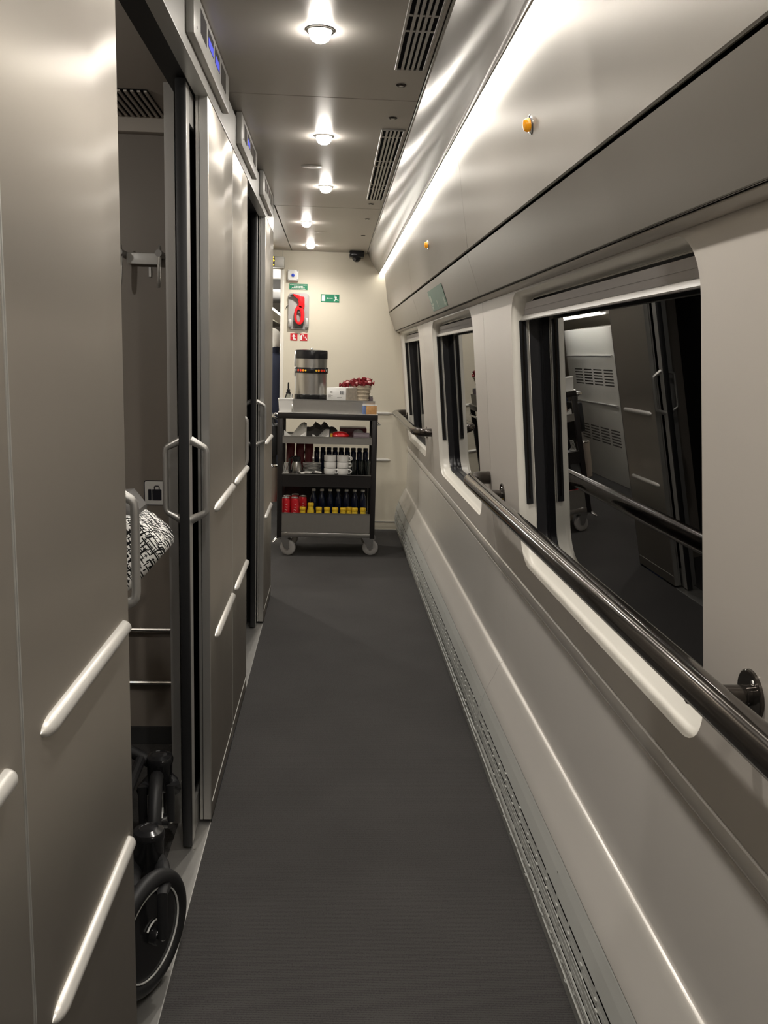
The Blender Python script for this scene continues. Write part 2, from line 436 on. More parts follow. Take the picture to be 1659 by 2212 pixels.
# window panel plane: x as a function of z
WA, WB_ = (0.525, 1.585), (0.62, 0.646)
def wx(z): return WA[0]+(WA[1]-z)*(WB_[0]-WA[0])/(WA[1]-WB_[1])
slope = (WB_[0]-WA[0])/(WA[1]-WB_[1])
wn = Vector((1, 0, slope)).normalized()      # outward (towards the night)
ZW0, ZW1 = 0.692, 1.586
WIN = [(1.285, 2.667), (3.395, 4.777), (5.505, 6.860)]
WZ0, WZ1 = 0.762, 1.578
def wpt(y, z, d=0.0):
    p = Vector((wx(z), y, z)) + wn*d
    return p
pseam = [YB, 1.035, 3.15, 5.25, YE]
def window_panel(a, b, win):
    mb = MB(); bm = mb.bm
    out = [(a+0.001, ZW0), (b-0.001, ZW0), (b-0.001, ZW1), (a+0.001, ZW1)]
    def ring(pts):
        vs = [bm.verts.new(wpt(y, z)) for y, z in pts]
        return [bm.edges.new((vs[i], vs[(i+1) % len(vs)])) for i in range(len(vs))]
    ed = ring(out)
    if win:
        cy = (win[0]+win[1])/2; hy = (win[1]-win[0])/2; cz = (WZ0+WZ1)/2; hz = (WZ1-WZ0)/2
        ed += ring(rrect(cy, cz, hy, hz, 0.095, 8))
        bmesh.ops.triangle_fill(bm, use_beauty=True, use_dissolve=False, edges=ed)
    else:
        bmesh.ops.triangle_fill(bm, use_beauty=True, use_dissolve=False, edges=ed)
    return mb.build('window_panel', 'winpanel', wr, smooth=False)
for a, b, wi in ((pseam[0], pseam[1], None), (pseam[1], pseam[2], WIN[0]), (pseam[2], pseam[3], WIN[1]), (pseam[3], pseam[4], WIN[2])):
    window_panel(a, b, wi)
for yy in pseam[1:-1]:
    MB().loft([[wpt(yy-0.01, ZW0, 0.004), wpt(yy+0.01, ZW0, 0.004), wpt(yy+0.01, ZW0, 0.008), wpt(yy-0.01, ZW0, 0.008)],
               [wpt(yy-0.01, ZW1, 0.004), wpt(yy+0.01, ZW1, 0.004), wpt(yy+0.01, ZW1, 0.008), wpt(yy-0.01, ZW1, 0.008)]], True, True, True).build('joint_strip', 'alu', wr)
# window reveals on the far side of joints: soft vertical ribs beside the windows
# ledge moulding + lower panels + skirting + grille
MB().sheet([(0.618, 0.689), (0.613, 0.686), (0.611, 0.675), (0.6115, 0.660), (0.6145, 0.652), (0.620, 0.648)], YB, YE, 0.005, 1).build('ledge_moulding', 'lower', wr)
MB().box(0.632, 0.637, YB, YE, 0.0, 0.72).build('backing', 'dark', wr)
lseam = [YB, 0.785, 2.887, 4.990, YE]
for a, b in zip(lseam[:-1], lseam[1:]):
    MB().sheet([(0.622, 0.644), (0.6165, 0.642), (0.616, 0.60), (0.617, 0.50), (0.617, 0.40), (0.6168, 0.353), (0.6155, 0.3490), (0.6130, 0.3470), (0.6100, 0.3462),
                (0.6070, 0.3445), (0.6045, 0.3415), (0.6015, 0.3365), (0.596, 0.326), (0.584, 0.295), (0.570, 0.270), (0.5595, 0.246), (0.5575, 0.239), (0.560, 0.237)], a+0.0012, b-0.0012, 0.006, 1).build('lower_panel', 'lower', wr)
    # grille: real slots
    prof = [(0.557, 0.236), (0.553, 0.225)]
    zs = []
    z = 0.174
    for i in range(10):
        zs.append((z+0.0023, z-0.0023)); z -= 0.0142
    def gx(z):
        P = [(0.250, 0.560), (0.236, 0.5565), (0.210, 0.5475), (0.178, 0.539), (0.14, 0.534), (0.10, 0.532), (0.05, 0.5365), (0.0, 0.546)]
        for (z1, x1), (z2, x2) in zip(P[:-1], P[1:]):
            if z <= z1 and z >= z2: return x1+(x2-x1)*(z1-z)/(z1-z2)
        return P[-1][1]
    mb = MB(); bm = mb.bm
    y0, y1 = a+0.0012, b-0.0012
    def quad(ya, yb, za, zb):
        v = mb.verts([(gx(za), ya, za), (gx(za), yb, za), (gx(zb), yb, zb), (gx(zb), ya, zb)]); mb._f(v)
    ztop = 0.235
    for zz in (0.223, 0.210, 0.195, zs[0][0]): quad(y0, y1, ztop, zz); ztop = zz
    for i, (za, zb) in enumerate(zs):
        off = (-i*0.013) % 0.1
        ys = y0+0.02; cur = y0
        yy = y0+0.02-0.1+off
        while yy < y1-0.03:
            s0 = max(yy, y0+0.02); s1 = min(yy+0.088, y1-0.02)
            if s1-s0 > 0.01:
                quad(cur, s0, za, zb); cur = s1
            yy += 0.1
        quad(cur, y1, za, zb)
        zn = zs[i+1][0] if i < 9 else 0.002
        if i < 9: quad(y0, y1, zb, zn)
        else:
            for q in (0.04, 0.02, 0.002):
                if q < zb: quad(y0, y1, zb, q); zb = q
    g = mb.build('grille_panel', 'grille', wr, weld=True, smooth=False)
    if sum(p.normal.x*p.area for p in g.data.polygons) > 0: g.data.flip_normals()
    sm = g.modifiers.new('thickness', 'SOLIDIFY'); sm.thickness = 0.0035; sm.offset = -1; sm.use_rim = True
    for yy in (a+0.02, (a+b)/2, b-0.02):
        MB().sphere((gx(0.212)-0.001, yy, 0.212), 0.003, (0.5, 1, 1), 8, 6).build('rivet', 'chrome', g)
MB().box(0.572, 0.576, YB, YE, 0.0, 0.23).build('grille_backing', 'dark', wr)

# ---- windows
for wi, (a, b) in enumerate(WIN):
    wd = thing('window_%d' % (wi+1), (0.62, (a+b)/2, WZ0), kind='structure')
    cy = (a+b)/2; hy = (b-a)/2; cz = (WZ0+WZ1)/2; hz = (WZ1-WZ0)/2
    def loop(ins, d, r=0.095):
        return [wpt(y, z, d) for y, z in rrect(cy, cz, hy-ins, hz-ins, max(r-ins*0.5, 0.02), 8)]
    MB().loft([loop(0, 0), loop(0.002, 0.005), loop(0.006, 0.009), loop(0.010, 0.013), loop(0.013, 0.02), loop(0.016, 0.048), loop(0.020, 0.050)]).build('surround', 'cream', wd)
    MB().loft([loop(0.017, 0.048), loop(0.019, 0.052), loop(0.020, 0.068), loop(0.023, 0.072), loop(0.024, 0.081), loop(0.036, 0.083), loop(0.036, 0.12)]).build('gasket', 'gasket', wd)
    MB().loft([loop(0.024, 0.0800), loop(0.024, 0.0820)], True, True, True).build('pane', 'pane', wd, smooth=False)
    MB().loft([loop(0.034, 0.1125), loop(0.034, 0.1145)], True, True, True).build('outer_pane', 'pane', wd, smooth=False)
    # blind: fabric, hem bar, side channels
    def slab(y0, y1, z0, z1, d0, d1):
        return [[wpt(y0, z0, d0), wpt(y1, z0, d0), wpt(y1, z0, d1), wpt(y0, z0, d1)], [wpt(y0, z1, d0), wpt(y1, z1, d0), wpt(y1, z1, d1), wpt(y0, z1, d1)]]
    bl = MB().loft(slab(a+0.02, b-0.02, 1.510, 1.549, 0.036, 0.039), True, True, True).build('roller_blind', 'blind', wd)
    MB().loft(slab(a+0.02, b-0.02, 1.530, 1.533, 0.0345, 0.036), True, True, True).build('crease', 'blind', bl)
    hm = MB()
    hp = [(1.513, 0.036), (1.514, 0.032), (1.512, 0.029), (1.506, 0.0275), (1.501, 0.025), (1.498, 0.026), (1.497, 0.030), (1.499, 0.036)]
    hm.loft([[wpt(a+0.012, z, d) for z, d in hp], [wpt(b-0.012, z, d) for z, d in hp]], True, True, True)
    hm.build('hem_bar', 'alu', bl)
    for yy, sgn in ((b-0.016, -1), (a+0.016, 1)):
        ch = MB().loft(slab(yy, yy+sgn*0.0025, 0.945, 1.50, 0.021, 0.041), True, True, True).build('guide_channel', 'black', wd)
        MB().loft(slab(yy, yy+sgn*0.004, 0.962, 1.50, 0.028, 0.033), True, True, True).build('guide_rod', 'bronze', ch)
        MB().loft(slab(yy, yy+sgn*0.004, 0.945, 1.50, 0.0415, 0.0445), True, True, True).build('bright_edge', 'alulight', ch)

# ---- left wall: panels, header, pockets
wl = thing('wall_left', (XL, 1.5, 0), kind='structure')
panels = [(YB, -0.1), (-0.1, 0.41), (0.41, 0.928), (0.928, 1.440), (2.430, 2.985), (2.985, 3.490), (4.410, 4.952)]
def bumper(parent, y0, y1, z, x=XL):
    # half-round pale bumper rail along y with pointed rounded ends
    r = 0.0125; n = 10; loops = []
    for yy, k in ((y0, 0.05), (y0+0.006, 0.55), (y0+0.016, 0.85), (y0+0.03, 1.0), (y1-0.012, 1.0), (y1-0.005, 0.8), (y1, 0.25)):
        loops.append([(x+max(r*1.1*k*math.sin(PI*i/n), 0.0), yy, z-r*k*math.cos(PI*i/n)) for i in range(n+1)])
    return MB().loft(loops, True, True, True).build('bumper_rail', 'railwhite', parent)
for i, (a, b) in enumerate(panels):
    p = MB().box(XL-0.012, XL, a+0.0045, b-0.0045, 0.012, 2.03).build('wall_panel', 'panel', wl, bevel=0.0015, seg=2)
    if i in (0,): continue
    for z in (0.934, 0.551):
        s0, s1 = a+0.055, b-0.03
        if i == 4: s0, s1 = 2.520, 2.975
        if i == 5: s0, s1 = 3.052, 3.482
        if i == 6: s0, s1 = 4.465, 4.885
        if i == 3: s0, s1 = 0.985, 1.408
        if i == 2: s0, s1 = 0.46, 0.884
        bumper(p, s0, s1, z)
    MB().box(XL-0.001, XL+0.0018, a+0.012, b-0.02, 0.0635, 0.0665).build('kick_strip', 'alulight', p)
for yy in (-0.1, 0.41, 0.928, 2.985):
    for dy in (-0.0030, 0.0030):
        MB().box(XL-0.006, XL+0.0006, yy+dy-0.0011, yy+dy+0.0011, 0.012, 2.03).build('joint_strip', 'alulight', wl)
    MB().box(XL-0.012, XL-0.002, yy-0.0044, yy+0.0044, 0.012, 2.03).build('joint_gap', 'darkgrey', wl)
for (a, b) in ((YB, 1.440), (2.430, 3.490), (4.410, 4.952)):
    # aluminium stiles at the ends of each wall block and the pocket skin behind
    for yy, sg in ((a, 1), (b, -1)):
        if yy == YB: continue
        ys = sorted((yy+sg*0.001, yy+sg*0.028))
        st = MB().box(XL-0.024, XL-0.0012, ys[0], ys[1], 0.012, 2.035).build('stile', 'alu', wl, bevel=0.001, seg=1)
        MB().box(XL-0.033, XL-0.0255, ys[0]+0.001, ys[1], 0.012, 2.035).build('inner_stile', 'alu', wl)
        # inner pocket skin end
    MB().box(-0.447, -0.421, a+0.001, b-0.001, 0.0, 2.06).build('pocket_skin', 'alu' if a > 0 else 'compwall', wl)
    MB().box(-0.4208, -0.3955, a+0.02, b-0.02, 0.004, 2.03).build('brush_seal', 'brush', wl)
    MB().box(-0.3665, -0.3605, a+0.03, b-0.03, 0.004, 2.03).build('brush_seal', 'brush', wl)
MB().box(-0.447, -0.333, 4.953, 4.960, 0.0, CZ).build('end_cap', 'alu', wl)
# header above panels and doors
hd = MB().box(-0.366, XL-0.0005, YB, 4.952, 2.034, 2.150).build('header', 'header', wl, bevel=0.002, seg=1)
MB().box(-0.366, XL+0.001, YB, 4.952, 2.0315, 2.0345).build('header_edge', 'alulight', wl)
MB().box(-0.420, -0.3662, YB, 4.952, 2.036, 2.20).build('door_track', 'black', wl)
MB().box(-0.39, -0.36, YB, 4.95, 2.150, 2.172).build('shadow_gap', 'dark', wl)

# ---- compartment (luggage room) behind the first door, dark rooms behind the second
cp = thing('wall_compartment', (-1.2, 2.985, 0), kind='structure')
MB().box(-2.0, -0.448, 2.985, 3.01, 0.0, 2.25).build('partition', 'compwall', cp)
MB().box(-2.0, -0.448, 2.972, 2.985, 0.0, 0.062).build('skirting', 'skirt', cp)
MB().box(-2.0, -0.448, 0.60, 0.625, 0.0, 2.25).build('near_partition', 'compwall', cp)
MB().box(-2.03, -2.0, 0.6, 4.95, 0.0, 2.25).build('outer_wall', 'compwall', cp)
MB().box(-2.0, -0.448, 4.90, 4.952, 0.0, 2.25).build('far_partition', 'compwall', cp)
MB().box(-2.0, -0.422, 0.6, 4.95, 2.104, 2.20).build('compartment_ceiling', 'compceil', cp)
MB().box(-2.0, -0.47, 2.945, 2.985, 2.055, 2.1015).build('bulkhead_lip', 'compceil', cp, bevel=0.003)
for z in (0.425, 0.232):
    MB().tube([(-1.9, 2.965, z), (-0.46, 2.965, z)], 0.008, 10).build('wall_rail', 'steel', cp)
    for xx in (-1.2, -0.65): MB().cyl((xx, 2.965, z), (xx, 2.986, z), 0.005, 8).build('rail_bracket', 'steel', cp)
# compartment vent in the bulkhead underside
gv = thing('compartment_vent', (-0.70, 2.80, 2.09), 'dark slotted air grille under the luggage room bulkhead', 'air vent')
MB().box(-0.98, -0.535, 2.665, 2.94, 2.1005, 2.1025).build('backing', 'dark', gv)
for k in range(24):
    x = -0.975+k*0.0187
    MB().box(x, x+0.0085, 2.665, 2.94, 2.096, 2.1015).build('slat', 'compceil', gv)

# ---- sliding doors
def handle(parent, x, y, z0, z1, sgn, depth=0.042, r=0.0078):
    # angled D handle standing off the leaf
    pts = [(x, y, z1), (x+sgn*depth*0.45, y, z1-0.010), (x+sgn*depth*0.85, y, z1-0.019), (x+sgn*depth*0.97, y, z1-0.025), (x+sgn*depth, y, z1-0.036),
           (x+sgn*depth, y, z0+0.036), (x+sgn*depth*0.97, y, z0+0.025), (x+sgn*depth*0.85, y, z0+0.019), (x+sgn*depth*0.45, y, z0+0.010), (x, y, z0)]
    rr = [0.0115, 0.010, 0.0085, r, r, r, r, 0.0085, 0.010, 0.0115]
    return MB().tube(pts, rr, 12).build('handle', 'alu', parent)
def leaf(n, y0, y1, lead, label):
    d = thing('door_%d' % n, (-0.381, (y0+y1)/2, 0.006), kind='structure'); d['label'] = label
    e0, e1 = (y0, y0+0.014) if lead == 0 else (y1-0.014, y1)
    MB().box(-0.3945, -0.3685, e0, e1, 0.006, 2.034).build('rubber_edge', 'black', d, bevel=0.004)
    s0, s1 = (e1, e1+0.05) if lead == 0 else (e0-0.05, e0)
    MB().box(-0.3935, -0.3695, s0, s1, 0.006, 2.030).build('stile', 'alulight', d, bevel=0.001, seg=1)
    g0, g1 = (s1, y1) if lead == 0 else (y0, s0)
    MB().box(-0.385, -0.379, g0, g1, 0.10, 1.95).build('glass', 'doorglass', d)
    MB().box(-0.392, -0.372, g0, g1, 0.006, 0.10).build('bottom_rail', 'alu', d)
    MB().box(-0.392, -0.372, g0, g1, 1.95, 2.030).build('top_rail', 'alu', d)
    hy = (s0+s1)/2
    handle(d, -0.3695, hy, 0.938, 1.152, 1); handle(d, -0.3935, hy, 0.938, 1.152, -1)
    return d
leaf(1, 2.290, 2.95, 0, 'sliding glass door leaf with black rubber edge, pushed open past the stroller')
leaf(2, 0.93, 1.512, 1, 'sliding door leaf hidden behind the nearest metal panel')
leaf(3, 4.325, 4.88, 0, 'far sliding glass door leaf with black edge beside the food trolley')
leaf(4, 3.0, 3.475, 1, 'far sliding leaf tucked behind the double panel block')
# added black sheet gives the darkness of the unlit room behind the second door
MB().box(-0.70, -0.69, 3.02, 4.90, 0.0, 2.19).build('unlit_room_sheet', 'blackcloth', cp)

# ---- end wall with doorway at left
we = thing('wall_end', (0, YE, 0), kind='structure')
MB().box(-0.385, 0.66, YE, YE+0.04, 0.0, 2.20).build('wall_sheet', 'creamwall', we, smooth=False)
MB().box(-1.15, -0.385, YE, YE+0.04, 2.03, 2.20).build('door_head', 'creamwall', we, smooth=False)
MB().box(-2.1, -1.15, YE, YE+0.04, 0.0, 2.20).build('wall_sheet', 'creamwall', we, smooth=False)
MB().box(-0.412, -0.384, YE-0.006, YE+0.06, 0.0, 2.03).build('door_jamb', 'cream', we, bevel=0.003)
MB().box(-0.398, -0.396, YE-0.002, YE, 2.03, CZ).build('panel_joint', 'alu', we)
bbe = struct(MB().box(-0.38, 0.56, YE-0.008, YE, 0.0, 0.066).build('baseboard_end', 'creamwall', bevel=0.001), 'low cream baseboard below the end wall', 'baseboard')
MB().box(-0.38, 0.56, YE-0.012, YE, 0.066, 0.071).build('top_strip', 'alulight', bbe)
MB().box(-0.38, 0.56, YE-0.014, YE, 0.0, 0.007).build('bottom_strip', 'alulight', bbe)
for z in (0.945, 0.572):
    n = 10; r = 0.012; L = []
    for xx, k in ((-0.36, 0.1), (-0.34, 1.0), (0.455, 1.0), (0.470, 0.7), (0.482, 0.1)):
        L.append([(xx, YE-max(r*1.1*k*math.sin(PI*i/n), 0), z-r*k*math.cos(PI*i/n)) for i in range(n+1)])
    MB().loft(L, True, True, True).build('bumper_rail', 'railwhite', we)
# vestibule side wall and back wall behind camera
wv = struct(MB().box(-1.55, -1.5, 4.95, YE, 0, CZ).build('wall_vestibule', 'creamwall', smooth=False), 'cream side wall of the vestibule left of the trolley', 'wall')
wb = struct(MB().box(-0.45, 0.66, YB-0.04, YB, 0, CZ).build('wall_back', 'panel', smooth=False), 'metal end wall behind the viewer', 'wall')

# ================================================================== LIGHT FITTINGS
ls = thing('cove_light', (0.37, 3, 2.02), 'long bright cove light strip above the windows', 'light strip')
for a, b in zip(useam[:-1], useam[1:]):
    MB().box(0.3505, 0.3925, a+0.003, b-0.003, 2.021, 2.027).build('diffuser', 'led', ls)
MB().box(0.352, 0.40, YB, YE, 2.030, 2.045).build('channel', 'alu', ls)
LAMPS = [(-0.047, -0.78, 'x'), (-0.047, 0.25, 'x'), (-0.047, 1.28, 'x'),
         (-0.046, 2.339, 'nearest round ceiling downlight, beside the closest air vent'),
         (-0.047, 3.396, 'second round ceiling downlight, just past the first panel seam'),
         (-0.048, 4.362, 'third round ceiling downlight, level with the far end of the second vent'),
         (-0.173, 5.515, 'fourth ceiling downlight, just past the second panel seam'),
         (-0.175, 6.606, 'farthest ceiling downlight, next to the cream end wall'),
         (-0.9, 5.9, 'downlight in the side vestibule ceiling')]
for i, (x, y, lab) in enumerate(LAMPS):
    if lab == 'x': lab = ('downlight in the corridor ceiling behind the viewer', 'downlight in the corridor ceiling over the viewer', 'downlight in the ceiling just above the frame')[i]
    t = thing('ceiling_downlight', (x, y, CZ-0.03), lab, 'ceiling light', 'ceiling downlights')
    MB().lathe([(0.036, 0.0), (0.036, -0.003), (0.033, -0.005), (0.029, -0.004), (0.029, 0.0)], (x, y, CZ), 28, cap=False).build('rim', 'chrome', t)
    MB().lathe([(0.0275, -0.001), (0.0275, -0.006), (0.026, -0.015), (0.021, -0.023), (0.012, -0.028), (0.001, -0.0295)], (x, y, CZ), 24).build('lamp_dome', 'lamp', t)
    ld = bpy.data.lights.new('downlight_beam', 'SPOT'); lo = bpy.data.objects.new('downlight_beam', ld); COL.objects.link(lo)
    ld.energy = LAMP_W*(1.0 if x > -0.5 else 2.0); ld.color = LAMPC; ld.spot_size = math.radians(160); ld.spot_blend = 0.9; ld.shadow_soft_size = 0.022
    lo.parent = t; lo.location = (0, 0, -0.012)

# ceiling air vents
def vent(y0, y1, label):
    t = thing('ceiling_vent', (0.204, (y0+y1)/2, CZ-0.006), label, 'air vent', 'slotted ceiling vents')
    x0, x1 = 0.160, 0.236
    MB().box(x0, x1, y0, y1, CZ-0.0008, CZ-0.0003).build('backing', 'dark', t)
    for (a, b, c, d) in ((x0-0.004, x0+0.003, y0, y1), (x1-0.003, x1+0.004, y0, y1), (x0, x1, y0-0.004, y0+0.004), (x0, x1, y1-0.004, y1+0.004)):
        MB().box(a, b, c, d, CZ-0.005, CZ).build('frame', 'alu', t, bevel=0.001, seg=1)
    n = 5; wdt = (x1-x0-0.006)/n
    for k in range(1, n):
        x = x0+0.003+k*wdt
        MB().box(x-0.0038, x+0.0038, y0, y1, CZ-0.005, CZ-0.0003).build('slat', 'alu', t)
    k = 0; yy = y0+0.10
    while yy < y1-0.05:
        MB().box(x0, x1, yy, yy+0.012, CZ-0.003, CZ-0.0003).build('cross_bar', 'alu', t)
        k += 1; yy += 0.40 if k % 2 else 0.10
vent(1.20, 2.597, 'slotted metal air vent in the nearest ceiling panel')
vent(3.254, 4.648, 'slotted metal air vent in the second ceiling panel')

# seat display boxes on the header
def display(y0, y1, label, lit):
    f = -0.3155
    t = thing('seat_display', (-0.325, (y0+y1)/2, 2.068), label, 'display sign', 'seat displays above the left panels')
    MB().box(XL-0.0005, f, y0, y1, 2.068, CZ-0.003).build('housing', 'boxgrey', t, bevel=0.0025, seg=2)
    s = (y1-y0)/0.655
    for k, (a, b) in enumerate(((0.098, 0.193), (0.218, 0.318), (0.343, 0.438), (0.468, 0.573))):
        z0 = 2.100 if k in (0, 3) else 2.112
        sc = MB().box(f-0.001, f+0.0006, y0+a*s, y0+b*s, z0, 2.152).build('screen', 'lcd', t)
        if k in lit:
            MB().box(f, f+0.0010, y0+a*s+0.008, y0+b*s-0.008, 2.114, 2.134).build('lit_digits', 'lcdblue', sc)
    MB().lathe([(0.003, 0), (0.003, 0.001)], (f, y0+0.04, 2.092), 8, rot('Y', 90)).build('screw', 'darkgrey', t)
display(2.087, 2.742, 'nearest seat display box with two blue lit screens', (1, 2))
display(3.105, 3.705, 'second seat display box, above the double panel block', (1,))
display(4.035, 4.640, 'farthest seat display box, before the trolley end', ())

# ================================================================== RIGHT WALL THINGS
def handrail(y0, y1, posts, bend0, label):
    xr, zr, r = 0.498, 0.957, 0.0243
    t = thing('handrail', (xr, (y0+y1)/2, zr-r), label, 'handrail', 'dark handrails under the windows')
    path = []; xw = wx(zr)+0.004; SW = 0.13
    if bend0:
        for k in range(13):
            a = PI/2*k/12; path.append((xw-(xw-xr)*math.sin(a)**0.8, y0-0.04+SW*(1-math.cos(a)), zr))
    else: path.append((xr, y0, zr))
    for k in range(13):
        a = PI/2*k/12; path.append((xr+(xw-xr)*(1-math.cos(a))**0.9, y1+0.04-SW+SW*math.sin(a)**0.9, zr))
    MB().tube(path, r, 24).build('rail', 'bronze', t)
    for py in posts:
        MB().cyl((xr, py, zr-0.022), (wx(zr-0.022)+0.001, py, zr-0.022), 0.0135, 16).build('post', 'bronze', t)
        ax = Matrix(((0, 0, -wn.x), (0, 1, 0), (-1*0+1, 0, -wn.z))) if False else rot('Y', -90-math.degrees(math.atan(slope)))
        fg = MB().lathe([(0.036, -0.001), (0.036, 0.004), (0.034, 0.0055), (0.015, 0.0055), (0.015, 0.012), (0.0135, 0.013)], (wx(zr-0.022), py, zr-0.022), 28, ax).build('flange', 'bronze', t)
        for aa in (90, 210, 330):
            c = Vector((wx(zr-0.022), py, zr-0.022)) + ax @ Vector((0.026*math.cos(math.radians(aa)), 0.026*math.sin(math.radians(aa)), 0.0055))
            MB().lathe([(0.004, 0), (0.0035, 0.002)], c, 8, ax).build('screw', 'chrome', fg)
handrail(-1.0, 3.14, (1.121, 2.929, -0.69), False, 'long dark handrail running under the nearest window')
handrail(5.15, 6.93, (5.39, 6.80), True, 'short dark handrail under the farthest window near the end wall')

def amber(y, label):
    z = 1.877; x = 0.4105
    t = thing('amber_indicator', (x-0.01, y, z-0.02), label, 'indicator light', 'amber indicators on the upper panels')
    ax = rot('Y', -90-9)
    MB().lathe([(0.020, -0.002), (0.020, 0.002), (0.017, 0.004)], (x, y, z), 24, ax).build('bezel', 'chrome', t)
    MB().lathe([(0.014, 0.002), (0.014, 0.010), (0.011, 0.015), (0.005, 0.017), (0.0005, 0.0175)], (x, y, z), 20, ax).build('lens', 'amber', t)
amber(1.950, 'near amber round indicator on the upper right panel')
amber(3.985, 'small far amber indicator near the green sticker')

# faded green sticker on the locker panel
def lp(y, z, d=0.0):
    # locker panel surface point
    x = 0.4345+(1.7255-z)*(0.482-0.4345)/(1.7255-1.600)
    return Vector((x, y, z)) + Vector((-0.934, 0, -0.355))*d
st = MB(); st.loft([[lp(3.745, 1.606, 0.0005), lp(4.27, 1.606, 0.0005), lp(4.27, 1.696, 0.0005), lp(3.745, 1.696, 0.0005)],
                    [lp(3.745, 1.606, 0.0018), lp(4.27, 1.606, 0.0018), lp(4.27, 1.696, 0.0018), lp(3.745, 1.696, 0.0018)]], True, True, True)
st = tag(st.build('emergency_sticker', 'palegreen'), 'faded green emergency sticker on the locker panel above the windows', 'sticker')
def lpatch(y0, y1, z0, z1, m):
    MB().loft([[lp(y0, z0, 0.0019), lp(y1, z0, 0.0019), lp(y1, z1, 0.0019), lp(y0, z1, 0.0019)],
               [lp(y0, z0, 0.0024), lp(y1, z0, 0.0024), lp(y1, z1, 0.0024), lp(y0, z1, 0.0024)]], True, True, True).build('pictogram_mark', m, st)
for q in ((4.19, 4.25, 1.645, 1.675), (4.17, 4.25, 1.63, 1.640), (4.20, 4.25, 1.613, 1.627), (4.02, 4.045, 1.617, 1.643), (3.77, 3.82, 1.612, 1.622), (3.78, 3.81, 1.625, 1.645)):
    lpatch(*q, 'palemark')

# ================================================================== END WALL THINGS
def flat(name, x0, x1, z0, z1, m, y=YE, th=0.002, parent=None):
    return MB().box(x0, x1, y-th, y-0.0002, z0, z1).build(name, m, parent)
def poly(name, pts, m, y, th, parent):
    return MB().prism(pts, 'y', y-th, y).build(name, m, parent)
# exit sign
ex = tag(flat('exit_sign', -0.100, 0.043, 1.794, 1.854, 'green'), 'green emergency exit sign with running figure and left arrow', 'sign')
Y2 = YE-0.002
def P(u, v): return (-0.100+u*0.143, 1.794+v*0.060)
poly('door_symbol', [P(.05, .14), P(.23, .14), P(.23, .86), P(.05, .86)], 'signwhite', Y2, 0.0008, ex)
poly('arrow_shaft', [P(.36, .47), P(.64, .47), P(.64, .54), P(.36, .54)], 'signwhite', Y2, 0.0008, ex)
poly('arrow_head', [P(.30, .505), P(.38, .40), P(.38, .61)], 'signwhite', Y2, 0.0008, ex)
rm = poly('running_figure', [P(.74, .62), P(.82, .74), P(.90, .62), P(.95, .66), P(.93, .72), P(.84, .60), P(.86, .42), P(.95, .34), P(.96, .24), P(.92, .24), P(.88, .32), P(.81, .38), P(.78, .20), P(.72, .14), P(.70, .20), P(.75, .26), P(.77, .46), P(.78, .58), P(.72, .54)], 'signwhite', Y2, 0.0008, ex)
MB().lathe([(0.0048, 0), (0.0048, 0.0008)], (P(.76, .79)[0], Y2, P(.76, .79)[1]), 12, rot('X', 90)).build('figure_head', 'signwhite', ex)
# push button box
pb = thing('push_button_box', (-0.3145, YE-0.02, 1.946), 'pale square call box with a blue round button', 'push button')
MB().box(-0.356, -0.273, YE-0.034, YE-0.0005, 1.946, 2.027).build('housing', 'white', pb, bevel=0.004)
MB().lathe([(0.016, 0), (0.016, 0.003), (0.013, 0.004)], (-0.3145, YE-0.034, 1.9865), 20, rot('X', 90)).build('collar', 'white', pb)
MB().lathe([(0.0125, 0.002), (0.0125, 0.007), (0.010, 0.008)], (-0.3145, YE-0.034, 1.9865), 20, rot('X', 90)).build('button', 'bluebtn', pb)
for xx in (-0.347, -0.282):
    for zz in (1.955, 2.018): MB().lathe([(0.004, 0), (0.003, 0.0012)], (xx, YE-0.034, zz), 8, rot('X', 90)).build('screw', 'grey', pb)
# green instruction label (four rows of small print)
gl = tag(flat('instruction_label', -0.344, -0.203, 1.881, 1.926, 'green'), 'small green label with rows of white print above the hammer', 'label')
for k, (a, b) in enumerate(((0.04, 0.96), (0.26, 0.74), (0.14, 0.84), (0.10, 0.90))):
    u = a; zz = 1.917-k*0.0105
    while u < b:
        wdt = random.uniform(0.05, 0.10); e = min(u+wdt, b)
        MB().box(-0.344+u*0.141, -0.344+e*0.141, Y2-0.0006, Y2, zz-0.0022, zz+0.0022).build('print_row', 'signwhite', gl)
        u = e+0.018
# emergency hammer and its holder
hb = thing('hammer_holder', (-0.27, YE-0.01, 1.579), 'grey rounded plastic holder behind the red emergency hammer', 'hammer holder')
MB().prism(rrect(-0.2705, 1.7175, 0.0805, 0.1385, 0.028, 6), 'y', YE-0.016, YE-0.0005).build('back_plate', 'grey', hb, bevel=0.003)
MB().prism(rrect(-0.335, 1.625, 0.012, 0.028, 0.006, 3), 'y', YE-0.028, YE-0.015).build('clip', 'alulight', hb, bevel=0.002)
MB().prism(rrect(-0.207, 1.63, 0.012, 0.035, 0.006, 3), 'y', YE-0.028, YE-0.015).build('clip', 'alulight', hb, bevel=0.002)
MB().prism([(-0.310, 1.590), (-0.235, 1.590), (-0.235, 1.640), (-0.310, 1.640)], 'y', YE-0.024, YE-0.015).build('pocket', 'darkgrey', hb, bevel=0.002)
MB().tube([(-0.352, YE-0.012, 1.762), (-0.362, YE-0.016, 1.752), (-0.366, YE-0.012, 1.742)], 0.003, 8).build('seal_wire', 'darkgrey', hb)
hm = thing('emergency_hammer', (-0.265, YE-0.03, 1.61), 'red emergency hammer with looped handle and pointed black tip', 'hammer')
